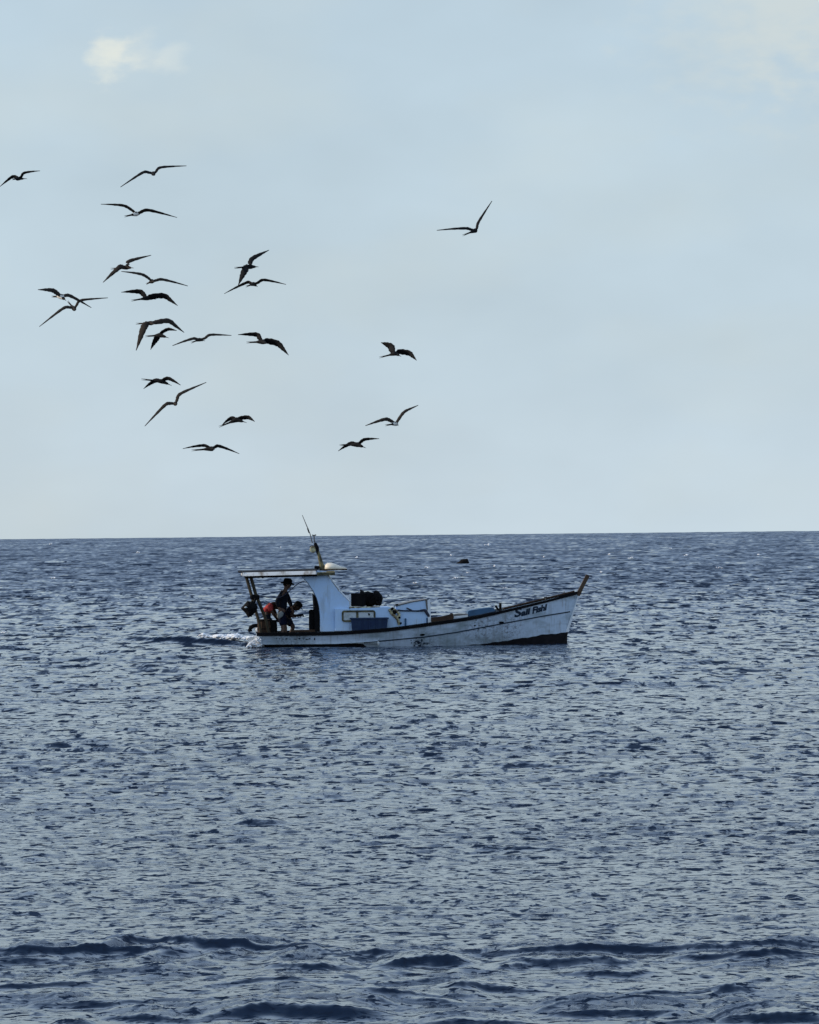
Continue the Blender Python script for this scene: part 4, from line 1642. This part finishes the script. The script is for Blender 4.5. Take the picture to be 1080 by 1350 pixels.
def person(label, P, skin, shirt, shorts, hair, fwd, headup, hat=None, sleeve='long', group=None):
    """P: dict of joint positions in boat coordinates"""
    foot = Vector(((P['foot_l'][0] + P['foot_r'][0]) / 2, (P['foot_l'][1] + P['foot_r'][1]) / 2, min(P['foot_l'][2], P['foot_r'][2]) - 0.05))
    root = empty('person')
    root.location = LX @ foot
    root.rotation_euler = (0, 0, YAW)
    J = {k: Vector(v) - foot for k, v in P.items()}
    d = Vector(fwd).normalized()
    jt = {'pelvis': (J['pelvis'], (0.13, 0.125)), 'waist': (J['pelvis'].lerp(J['chest'], 0.45), (0.12, 0.12)), 'chest': (J['chest'], (0.14, 0.14)),
          'neck': (J['neck'], 0.066), 'skull': (J['head'], 0.06)}
    ed = [('pelvis', 'waist'), ('waist', 'chest'), ('chest', 'neck'), ('neck', 'skull')]
    fing = []
    for s_ in ('l', 'r'):
        jt['sh' + s_] = (J['shoulder_' + s_], 0.058)
        jt['el' + s_] = (J['elbow_' + s_], 0.042)
        jt['wr' + s_] = (J['hand_' + s_].lerp(J['elbow_' + s_], 0.28), 0.027)
        jt['pa' + s_] = (J['hand_' + s_], (0.040, 0.018))
        jt['hp' + s_] = (J['hip_' + s_], 0.092)
        jt['kn' + s_] = (J['knee_' + s_], 0.058)
        jt['ca' + s_] = (J['knee_' + s_].lerp(J['foot_' + s_], 0.35), 0.056)
        jt['an' + s_] = (J['foot_' + s_] + Vector((0, 0, 0.03)), 0.036)
        jt['to' + s_] = (J['foot_' + s_] + d * 0.15 + Vector((0, 0, -0.02)), (0.04, 0.025))
        ed += [('chest', 'sh' + s_), ('sh' + s_, 'el' + s_), ('el' + s_, 'wr' + s_), ('wr' + s_, 'pa' + s_), ('pelvis', 'hp' + s_), ('hp' + s_, 'kn' + s_), ('kn' + s_, 'ca' + s_), ('ca' + s_, 'an' + s_), ('an' + s_, 'to' + s_)]
        fing += finger_meshes(jt['wr' + s_][0], J['hand_' + s_], 0.45)
    bme = skin_mesh(jt, ed, 'pelvis')
    me = join_meshes('body', [bme, head_mesh(J['head'], fwd, headup)] + fing, skin)
    link('body', me, root)

    def grow(v, k):
        return tuple(a * k for a in v) if hasattr(v, '__len__') else v * k

    # shirt: torso and sleeves, a little larger than the body
    g = 1.42
    st = {k: (jt[k][0], grow(jt[k][1], g)) for k in ('waist', 'chest', 'shl', 'shr')}
    st['pelvis'] = (J['pelvis'] + (J['chest'] - J['pelvis']).normalized() * 0.03, (0.165, 0.16))
    st['neck'] = (J['chest'].lerp(J['neck'], 0.75), 0.088)
    se = [('pelvis', 'waist'), ('waist', 'chest'), ('chest', 'neck')]
    for s_ in ('l', 'r'):
        t = 1.0 if sleeve == 'long' else 0.6
        st['e' + s_] = (J['shoulder_' + s_].lerp(J['elbow_' + s_], t), 0.066)
        se += [('chest', 'sh' + s_), ('sh' + s_, 'e' + s_)]
        if sleeve == 'long':
            st['c' + s_] = (J['elbow_' + s_].lerp(jt['wr' + s_][0], 0.8), 0.042)
            se += [('e' + s_, 'c' + s_)]
    link('shirt', join_meshes('shirt', [skin_mesh(st, se, 'pelvis')], shirt), root)
    ht = {'pelvis': (J['pelvis'], (0.158, 0.152)), 'top': (J['pelvis'].lerp(J['chest'], 0.25), (0.15, 0.145))}
    he = [('pelvis', 'top')]
    for s_ in ('l', 'r'):
        ht['h' + s_] = (J['hip_' + s_], 0.112)
        ht['k' + s_] = (J['hip_' + s_].lerp(J['knee_' + s_], 0.85), 0.088)
        he += [('pelvis', 'h' + s_), ('h' + s_, 'k' + s_)]
    link('shorts', join_meshes('shorts', [skin_mesh(ht, he, 'pelvis')], shorts), root)
    # hair / hat
    c = J['head']
    up = Vector(headup).normalized()
    f_ = Vector(fwd).normalized()
    side = up.cross(f_).normalized()
    f_ = side.cross(up).normalized()
    bm = bmesh.new()
    bmesh.ops.create_uvsphere(bm, u_segments=18, v_segments=12, radius=1.0)
    for v in bm.verts:
        x, y, z = v.co
        zz = max(z, -0.35 if x < 0.2 else 0.25)
        v.co = c + (f_ * (x * 1.03 - 0.06) + side * y * 0.86 + up * (zz * 1.27 + 0.03)) * 0.109
    bm_obj('hair', bm, hair, root, smooth=True)
    if hat:
        bm = bmesh.new()
        prof = [(0.10, 0.025), (0.175, 0.020), (0.19, 0.030), (0.185, 0.050), (0.122, 0.066), (0.116, 0.10), (0.106, 0.150), (0.07, 0.176), (0.0, 0.18)] if hat == 'brim' else [(0.114, 0.04), (0.116, 0.07), (0.104, 0.122), (0.066, 0.15), (0.0, 0.158)]
        rings = []
        for r_, h_ in prof:
            rings.append([bm.verts.new(c + f_ * (r_ * math.cos(a) * 1.04) + side * (r_ * math.sin(a) * 0.95) + up * (h_ - (0.012 * abs(math.cos(a)) if r_ > 0.14 else 0))) for a in [2 * math.pi * k / 20 for k in range(20)]])
        for i in range(len(rings) - 1):
            for k in range(20):
                bm.faces.new((rings[i][k], rings[i][(k + 1) % 20], rings[i + 1][(k + 1) % 20], rings[i + 1][k]))
        if hat == 'cap':
            vs = []
            for t in (-1, -0.5, 0, 0.5, 1):
                vs.append((c + f_ * 0.09 + side * 0.07 * t + up * 0.05, c + f_ * (0.195 - 0.05 * t * t) + side * 0.075 * t + up * 0.035))
            lo = [[bm.verts.new(p + up * dz) for dz in (0.006, -0.004)] for pr__ in vs for p in pr__]
            for i in range(4):
                a, b_, c2, d2 = lo[2 * i], lo[2 * i + 1], lo[2 * i + 3], lo[2 * i + 2]
                bm.faces.new((a[0], b_[0], c2[0], d2[0]))
                bm.faces.new((a[1], d2[1], c2[1], b_[1]))
                bm.faces.new((b_[0], b_[1], c2[1], c2[0]))
        bmesh.ops.remove_doubles(bm, verts=bm.verts[:], dist=0.0004)
        bm_obj('hat' if hat == 'brim' else 'cap', bm, M_black, root, smooth=True)
    tag(root, label, 'person')
    return root


def PP(px, py, y):
    return (lx(px), y, lz(px, py))


DZ = 0.15
person('man in brimmed hat and dark jacket standing upright in the stern', {
    'pelvis': PP(370.5, 809, -0.25), 'chest': PP(373, 786.5, -0.25), 'neck': PP(376, 778.5, -0.25), 'head': PP(378.6, 771, -0.25),
    'shoulder_l': PP(376, 780.5, -0.07), 'elbow_l': PP(382, 795, -0.05), 'hand_l': PP(386, 806, -0.2),
    'shoulder_r': PP(372.5, 781, -0.43), 'elbow_r': PP(364, 794, -0.50), 'hand_r': PP(369, 806.5, -0.44),
    'hip_l': PP(371.5, 812, -0.16), 'hip_r': PP(369.5, 812, -0.34), 'knee_l': PP(375.5, 829, -0.15), 'knee_r': PP(372.5, 829, -0.37),
    'foot_l': (lx(375), -0.15, DZ + 0.02), 'foot_r': (lx(368), -0.38, DZ + 0.02)},
    M_skinl, M_dkcloth, M_navy, M_black, (1, -0.15, -0.15), (0.15, 0, 1), 'brim', 'long')
person('man in dark clothes and cap bending forward beside the brimmed-hat man', {
    'pelvis': PP(377.5, 815, 0.15), 'chest': PP(384, 803, 0.12), 'neck': PP(387.5, 799.5, 0.10), 'head': PP(391.5, 800.5, 0.08),
    'shoulder_l': PP(385.5, 801.5, 0.29), 'elbow_l': PP(386, 812, 0.34), 'hand_l': PP(394, 813, 0.22),
    'shoulder_r': PP(384.5, 803, -0.06), 'elbow_r': PP(384.5, 814, -0.12), 'hand_r': PP(390.5, 813.5, -0.08),
    'hip_l': PP(377, 818, 0.24), 'hip_r': PP(377, 818, 0.06), 'knee_l': PP(387, 826, 0.28), 'knee_r': PP(386, 827, 0.02),
    'foot_l': (lx(381), 0.26, DZ + 0.02), 'foot_r': (lx(380), 0.02, DZ + 0.02)},
    M_skin, M_navy, M_dkcloth, M_black, (1, -0.1, -0.75), (0.75, 0, 0.8), 'cap', 'short')
person('man in red shirt bending over by the stern posts, back sunlit', {
    'pelvis': PP(350, 812, -0.1), 'chest': PP(352.5, 801, -0.05), 'neck': PP(361, 796, -0.02), 'head': PP(366, 798.5, 0.0),
    'shoulder_l': PP(358, 798.5, 0.16), 'elbow_l': PP(363, 809, 0.20), 'hand_l': PP(366, 817, 0.12),
    'shoulder_r': PP(353.5, 799.5, -0.27), 'elbow_r': PP(360.5, 811, -0.28), 'hand_r': PP(365, 818, -0.2),
    'hip_l': PP(351.5, 816, -0.01), 'hip_r': PP(351.5, 816, -0.20), 'knee_l': PP(361, 827, 0.03), 'knee_r': PP(360.5, 828, -0.22),
    'foot_l': (lx(356), 0.0, DZ + 0.02), 'foot_r': (lx(355), -0.22, DZ + 0.02)},
    M_skin, M_red, M_dkcloth, M_black, (1, 0.0, -0.6), (0.6, 0, 0.8), None, 'short')
bm = bmesh.new()
add_tube(bm, [PP(380, 814, 0.02), PP(399.6, 811.2, 0.0)], 0.033, 8)
add_tube(bm, [PP(399.6, 811.2, 0.0), PP(400, 814, 0.0)], 0.014, 6)
st_ = bm_obj('tool_handle', bm, M_black)
settle(st_)
tag(st_, 'dark short pole held out level by the man in the cap', 'pole')
bm = bmesh.new()
lumpy(bm, (lx(368.5), -0.50, lz(368.5, 811)), (0.085, 0.05, 0.10), 2, 0.25, 31)
st_ = bm_obj('bait_bag', bm, M_grey)
settle(st_)
tag(st_, 'grey cloth bag held at the hip of the man in the hat', 'bag')


# ------------------------------------------------------------------ birds
def cam_pt(px, py, Y):
    d = CM.to_3x3() @ Vector((px - 540, 675 - py, -FPX))
    return Vector((0, 0, CAMH)) + d * (Y / d.y)


def build_bird(label, Y, LT, LW, LR, body, RR, RWp, RT, tail, beak, wl_, wr_, bodyr=3.0, white=False, brown=False, lm=None, rm=None, tilt=0):
    """wing tip, wrist and root of both wings, body centre, tail and beak tips as bearings at distance Y"""
    s = Y / FPX
    rnd = random.Random(hash(label) % 9973 if False else sum(ord(c) for c in label))
    dsg = rnd.choice((-1, 1))
    o0 = cam_pt(body[0], body[1], Y)

    def P(p, dep=0.0):
        q = cam_pt(p[0], p[1], Y)
        return q + (q - Vector((0, 0, CAMH))).normalized() * dep - o0

    span = (Vector(LT).to_2d() - Vector(RT).to_2d()).length * s if False else math.hypot(LT[0] - RT[0], LT[1] - RT[1]) * s
    dep = math.sqrt(max(0.06, 2.1 ** 2 - min(span, 2.05) ** 2)) / 2 * 0.55 * dsg
    lpts = [(LT, 0.10, -dep), ((lm or ((LT[0] + LW[0]) / 2, (LT[1] + LW[1]) / 2 - 0.6)), 0.62 * wl_, -dep * 0.7), (LW, wl_, -dep * 0.4), (LR, wl_ * 0.95, -dep * 0.1)]
    rpts = [(RR, wr_ * 0.95, dep * 0.1), (RWp, wr_, dep * 0.4), ((rm or ((RT[0] + RWp[0]) / 2, (RT[1] + RWp[1]) / 2 - 0.6)), 0.62 * wr_, dep * 0.7), (RT, 0.10, dep)]
    lpts = [(p, w * 1.22 + 0.25, d) for p, w, d in lpts]
    rpts = [(p, w * 1.22 + 0.25, d) for p, w, d in rpts]
    seq = lpts + [((body[0], body[1] - 0.6), max(bodyr * 0.9, 2.2), 0)] + rpts
    cent = catmull([P(p, d) for p, w, d in seq], 5)
    ws = catmull([Vector((w, 0, 0)) for p, w, d in seq], 5)
    view = (o0 - Vector((0, 0, CAMH))).normalized()
    bm = bmesh.new()
    rings = []
    N = len(cent)
    for i in range(N):
        t = (cent[min(i + 1, N - 1)] - cent[max(i - 1, 0)]).normalized()
        w = max(ws[i].x, 0.35) * s * (1 + 0.10 * math.sin(i * 2.4 + wl_ * 9))
        perp = view.cross(t)
        perp = (perp - view * perp.dot(view)).normalized()
        if perp.z > 0:
            perp = -perp
        if abs(t.z) > 0.8:           # steep wings show their width sideways
            perp = perp
        # chord: part down in the picture, the larger part in depth
        chord = perp * w + view * (w * 0.9 + 0.02) * -dsg
        nrm = chord.cross(t).normalized()
        cl = chord.length
        th = 0.010 + 0.045 * cl
        c0 = cent[i] - perp * w * 0.35
        ring = []
        for (u, v) in ((0, 0), (0.25, 1), (0.6, 0.75), (1, 0.1), (1, -0.1), (0.55, -0.35), (0.2, -0.5)):
            ring.append(bm.verts.new(c0 + chord * (u - 0.15) + nrm * th * v))
        rings.append(ring)
    k_ = 7
    for i in range(N - 1):
        for k in range(k_):
            bm.faces.new((rings[i][k], rings[i][(k + 1) % k_], rings[i + 1][(k + 1) % k_], rings[i + 1][k]))
    bm.faces.new(rings[0][::-1])
    bm.faces.new(rings[-1])
    # body: tail root -> breast -> neck -> head -> beak
    tb_ = Vector((tail[0], 0, tail[1]))
    fwd2 = Vector((beak[0] - tail[0], beak[1] - tail[1]))
    ln = max(math.hypot(*fwd2), 0.01)
    bdep = math.sqrt(max(0.0, 0.95 ** 2 - (ln * s) ** 2)) * 0.5
    sgnd = rnd.choice((-1, 1))
    Pb = P(beak, bdep * sgnd)
    Pt = P(tail, -bdep * sgnd)
    c_ = Vector((0, 0, 0))
    a1 = c_.lerp(Pt, 0.45)
    a2 = c_.lerp(Pt, 0.22)
    h0 = c_.lerp(Pb, 0.30)
    h1 = c_.lerp(Pb, 0.50)
    br = bodyr * s
    path = [a1, a2, c_, h0, h1, c_.lerp(Pb, 0.64)]
    rad = [br * 0.28, br * 0.7, br * 1.02, br * 0.66, br * 0.52, br * 0.22]
    n0 = len(bm.faces)
    add_tube(bm, catmull(path, 3), [r.x for r in catmull([Vector((r, 0, 0)) for r in rad], 3)], 10)
    # hooked beak
    add_tube(bm, [h1, c_.lerp(Pb, 0.93), Pb + Vector((0, 0, -0.25 * s))], [br * 0.28, 0.30 * s, 0.16 * s], 5)
    # forked tail: two streamers
    tdir = (Pt - a2)
    sd = view.cross(tdir)
    sd = sd.normalized() if sd.length > 1e-5 else Vector((0, 0, 1))
    for q in (-1, 1):
        end = Pt + sd * q * (0.9 + tilt) * s + view * q * 0.05
        add_tube(bm, [a2, a1.lerp(end, 0.3), end], [br * 0.45, br * 0.25, 0.15 * s], 5)
    if white:
        bm.faces.ensure_lookup_table()
        for f_ in bm.faces[n0:]:
            c2 = f_.calc_center_median()
            if c2.length < br * 2.3 and c2.z < br * 0.45:
                f_.material_index = 1
    o = bm_obj('frigatebird', bm, [M_birdb if brown else M_bird, M_birdw], None, smooth=True, loc=o0)
    tag(o, label, 'bird', 'frigatebirds circling in the air above the boat')
    return o


birds = [
    ('black seabird at the left edge of the picture, highest on that side', 126, (0, 246), (17, 232.8), (23, 234.2), (23.5, 235.6), (28, 233), (31.5, 228.2), (53, 225.2), (16, 236.5), (36, 235.6), 3.2, 2.6, 2.6, False, False),
    ('topmost seabird, seen head-on, right wing level and left wing drooping', 132, (159, 246.8), (189.5, 227), (197, 227.6), (202.3, 228.8), (205.5, 226.5), (210.8, 221), (246, 218.8), (201, 230.5), (204, 231.5), 2.8, 2.6, 3.0, False, False),
    ('white-bellied seabird just below the topmost bird, long wings arched', 129, (133, 269.2), (164, 271.3), (174, 277), (179.6, 282), (184, 280.5), (194, 276.9), (233.6, 286.8), (164, 285.5), (184.5, 283), 2.8, 3.2, 3.2, True, True),
    ('seabird with left wing hanging and right wing raised, above two overlapping birds at left', 128, (136, 372.5), (157, 352.8), (160, 351.6), (166.7, 352.6), (168.5, 350), (169.6, 344.8), (199.5, 336.6), (146, 354.4), (176.5, 353.3), 5.0, 3.8, 3.0, False, True),
    ('slim seabird with shallow arched wings, middle of three stacked birds', 133, (160, 358), (187.4, 361.8), (195, 366), (200.4, 370.8), (206, 369.6), (213.3, 368.3), (247.8, 377.2), (192.6, 374.6), (204.5, 371.8), 2.8, 2.8, 3.0, False, True),
    ('broad-winged black seabird, lowest of three stacked birds, forked tail to the left', 124, (160, 385.2), (184.8, 384.6), (190, 389), (194, 393), (199, 391), (216, 390), (234.3, 403), (173, 396.4), (206, 394.6), 5.0, 5.6, 3.1, False, False),
    ('white-bellied seabird whose right wing crosses the bird below it', 130, (50, 382), (70, 383), (76, 387), (81, 391), (86, 389.6), (92, 389.8), (120.5, 405.8), (68, 391), (87.5, 396.5), 4.5, 3.4, 3.6, True, True),
    ('thin-winged seabird crossing under its neighbour at far left, wing tip low', 134, (52, 430.8), (84.4, 406), (92, 405.2), (97.8, 407), (101, 402.5), (106, 396.2), (142.5, 392.8), (89, 396.7), (99.5, 409.5), 3.0, 2.6, 3.0, False, True),
    ('large seabird with left wing hanging straight down and tail streamer to the left', 122, (179.7, 462.2), (189.2, 433), (193, 427.6), (199, 426), (207, 424.6), (222, 423), (242.8, 438.5), (179, 426.8), (204.5, 427.5), 7.0, 5.0, 3.0, False, True),
    ('small dark seabird tucked under the larger bird, left wing hanging', 123, (198.6, 461), (206, 447), (208.5, 443.4), (211.5, 442), (213, 438.6), (221, 434.2), (233.2, 436), (191.4, 443.4), (223, 445.6), 5.8, 3.4, 3.2, False, False),
    ('seabird gliding level with flat wings between the hanging-wing bird and the big dark one', 131, (227.5, 455.9), (254.5, 446.4), (259, 446.8), (263, 447.8), (270, 446), (276.5, 441.6), (305.3, 442.4), (251.7, 452), (270.5, 449.5), 2.8, 2.6, 2.5, False, True),
    ('dark seabird banking steeply, right wing up and left wing straight down', 123, (314.4, 376), (322.5, 357), (325.5, 352.4), (330, 351.6), (329.5, 348), (332.5, 341.3), (354.9, 329.8), (309, 353.2), (341.3, 351.8), 7.0, 4.8, 3.2, False, False),
    ('shallow-winged seabird just under the steeply banking one', 133, (295.8, 387.2), (326.2, 372.2), (330, 373), (334.5, 374.4), (339.5, 373), (347, 369), (377.2, 375), (324, 378), (340, 378.2), 3.0, 2.8, 2.8, False, True),
    ('big black seabird with forked tail and long curved right wing', 121, (313.8, 441.2), (339, 441.3), (342.5, 446), (346.6, 450.6), (352, 449.4), (366, 452.8), (380.6, 468.3), (325, 451.5), (353, 453.2), 4.8, 6.2, 3.4, False, False),
    ('black seabird with both short wings curved down, above the diagonal bird', 127, (189.4, 512.5), (203.6, 502.3), (208, 501.5), (214, 502.8), (216, 500.5), (222, 498.9), (238.3, 507.8), (186.3, 499.9), (226.6, 508.4), 4.4, 3.8, 3.2, False, False),
    ('seabird banking on a long diagonal, wings in one slanting line', 130, (191, 562), (218.5, 533.4), (225, 531.8), (231.2, 532.2), (233.3, 527.5), (237, 519.8), (272.2, 504.2), (229.5, 533.8), (233.3, 534), 3.4, 3.2, 2.9, False, True),
    ('small black seabird with drooping wings right of the diagonal one', 128, (293, 560), (304.4, 551.6), (308, 551.2), (312.2, 553.4), (317, 551.2), (326.5, 550.2), (336, 555.8), (288.6, 562.7), (325.6, 557.2), 3.8, 4.2, 3.4, False, False),
    ('lowest seabird of the left flock, wings level over the boat canopy', 131, (241, 591.5), (268, 587.2), (273, 588.4), (279, 591.6), (283.5, 589.4), (288, 587.9), (315.6, 598.2), (252.4, 593.8), (283.5, 592.4), 3.0, 3.2, 3.3, False, False),
    ('compact black seabird with a square raised left wing, right half of the flock', 122, (502.4, 451.6), (515.5, 457), (517.5, 462), (521.5, 466), (526.5, 463.6), (539, 465.4), (549.4, 475.2), (500, 471.4), (529, 470), 7.0, 5.6, 3.0, False, False),
    ('seabird with upswept pale right wing above a level black one', 129, (481.8, 561.4), (508.5, 552.6), (515, 554.6), (522, 558.6), (524.8, 554), (532.5, 543.6), (551.6, 534.4), (507.8, 560.8), (525.5, 561), 3.6, 3.0, 3.0, True, True),
    ('black seabird gliding directly above the boat mast, hooked beak to the right', 126, (446, 594.6), (461.5, 585), (466, 584.4), (471.5, 586.2), (474.5, 583.8), (480, 579.6), (500.2, 578.4), (447.5, 586.7), (482.8, 590.6), 4.0, 3.2, 3.4, False, False),
    ('lone seabird at the right, far from the flock, right wing steeply raised', 128, (576, 303.8), (614.5, 301), (621, 302.6), (626.5, 304), (628.8, 300.5), (630.6, 293.5), (648.9, 265), (609.8, 310.6), (628.8, 306.2), 2.8, 2.7, 3.0, False, False),
]
for b_ in birds:
    build_bird(b_[0], b_[1], b_[2], b_[3], b_[4], b_[5], b_[6], b_[7], b_[8], b_[9], b_[10], b_[11], b_[12], b_[13], b_[14], b_[15])

# ------------------------------------------------------------------ foam and flotsam
bm = bmesh.new()
fr = random.Random(11)


def blob(c, r, zr):
    res = bmesh.ops.create_icosphere(bm, subdivisions=1, radius=1.0)
    a = fr.uniform(0, 6)
    for v in res['verts']:
        k = fr.uniform(0.7, 1.25)
        v.co = Vector((c[0] + v.co.x * r * k, c[1] + v.co.y * r * 1.1 * k, c[2] + v.co.z * zr * k))


for i in range(800):          # broken white water astern
    t = fr.random() ** 0.9
    px = 345 - 82 * t + fr.gauss(0, 2)
    py = 850.6 - 3.8 * t + fr.gauss(0, 0.55)
    w = water_at(px, py)
    env_ = 0.5 + 0.5 * math.sin(px * 0.21) * math.sin(px * 0.083 + 1)
    r = fr.uniform(0.015, 0.075) * (1.0 if t < 0.8 else 0.6) * (0.6 + 0.6 * env_)
    blob((w.x, w.y + 0.6 + fr.uniform(-0.3, 0.3), 0.17 + fr.uniform(-0.03, 0.07) * env_), r * 1.6, r * 0.6)
for i in range(700):          # splash thrown up under the counter
    t = fr.random()
    px = 344 - 18 * t + fr.gauss(0, 0.9)
    h = fr.random() ** 1.4 * 0.30 * max(0.05, 1 - abs(t - 0.3) * 1.3)
    r = fr.uniform(0.008, 0.034)
    blob(((px - 540) / 48.0 - 0.02, BY - 0.95 + fr.uniform(-0.3, 0.6), 0.03 + h), r, r)
fo = bm_obj('wake_foam', bm, M_foam, smooth=True)
tag(fo, kind='stuff')
fo['label'] = 'white broken foam churned up behind the boat stern'
bm = bmesh.new()
spots = [(548, 771.5, 8), (643, 719.5, 6), (595, 733.5, 5), (600, 765, 6), (617, 758, 5), (564, 751, 6), (652, 748.5, 4), (5, 839, 8), (717, 736, 4), (803, 733, 4), (832, 738, 5), (949, 751, 5),
         (67, 718, 4), (182, 730, 4), (251, 742, 4), (70, 765, 5), (792, 757, 4), (666, 779, 5), (1012, 780, 4), (370, 723, 3), (470, 737, 4), (905, 734, 5), (1001, 733.5, 5), (884, 725, 3)]
for px, py, wd in spots:
    w = water_at(px, py)
    sc = w.y / FPX
    for k in range(7):
        r = wd * sc * 0.34 * fr.uniform(0.6, 1.2)
        blob((w.x + fr.gauss(0, wd * 0.28) * sc, w.y + fr.uniform(-0.4, 0.4), 0.10 + 1.0 * sc + fr.uniform(-0.5, 1.0) * sc - w.y ** 2 / (2 * R_E)), r, min(1.0 * sc * fr.uniform(0.5, 1.1), 0.12))
fo = bm_obj('whitecaps', bm, M_foam, smooth=True)
tag(fo, kind='stuff')
fo['label'] = 'scattered small white crests on the far water'

# dark low float far out
w = water_at(609.5, 743.6)
sc = w.y / FPX
bm = bmesh.new()
n_ = 12
prof = [(-8.5, 0.3), (-6, 1.6), (-4, 3.0), (-2, 5.0), (1, 5.6), (4, 5.6), (6, 6.2), (7, 4.6), (8.6, 0.8)]
rings = []
for dx, h in prof:
    ring = []
    for k in range(n_):
        a = 2 * math.pi * k / n_
        ring.append(bm.verts.new((dx * sc, math.cos(a) * 0.35 * min(1, h / 4), -0.1 + max(math.sin(a), -0.3) * (h * sc + 0.1))))
    rings.append(ring)
for i in range(len(rings) - 1):
    for k in range(n_):
        bm.faces.new((rings[i][k], rings[i][(k + 1) % n_], rings[i + 1][(k + 1) % n_], rings[i + 1][k]))
bm.faces.new(rings[0][::-1])
bm.faces.new(rings[-1])
fl = bm_obj('drifting_float', bm, M_black, smooth=True, loc=(w.x, w.y, 0.08))
tag(fl, 'low black hump floating on the far water beyond the boat', 'float')
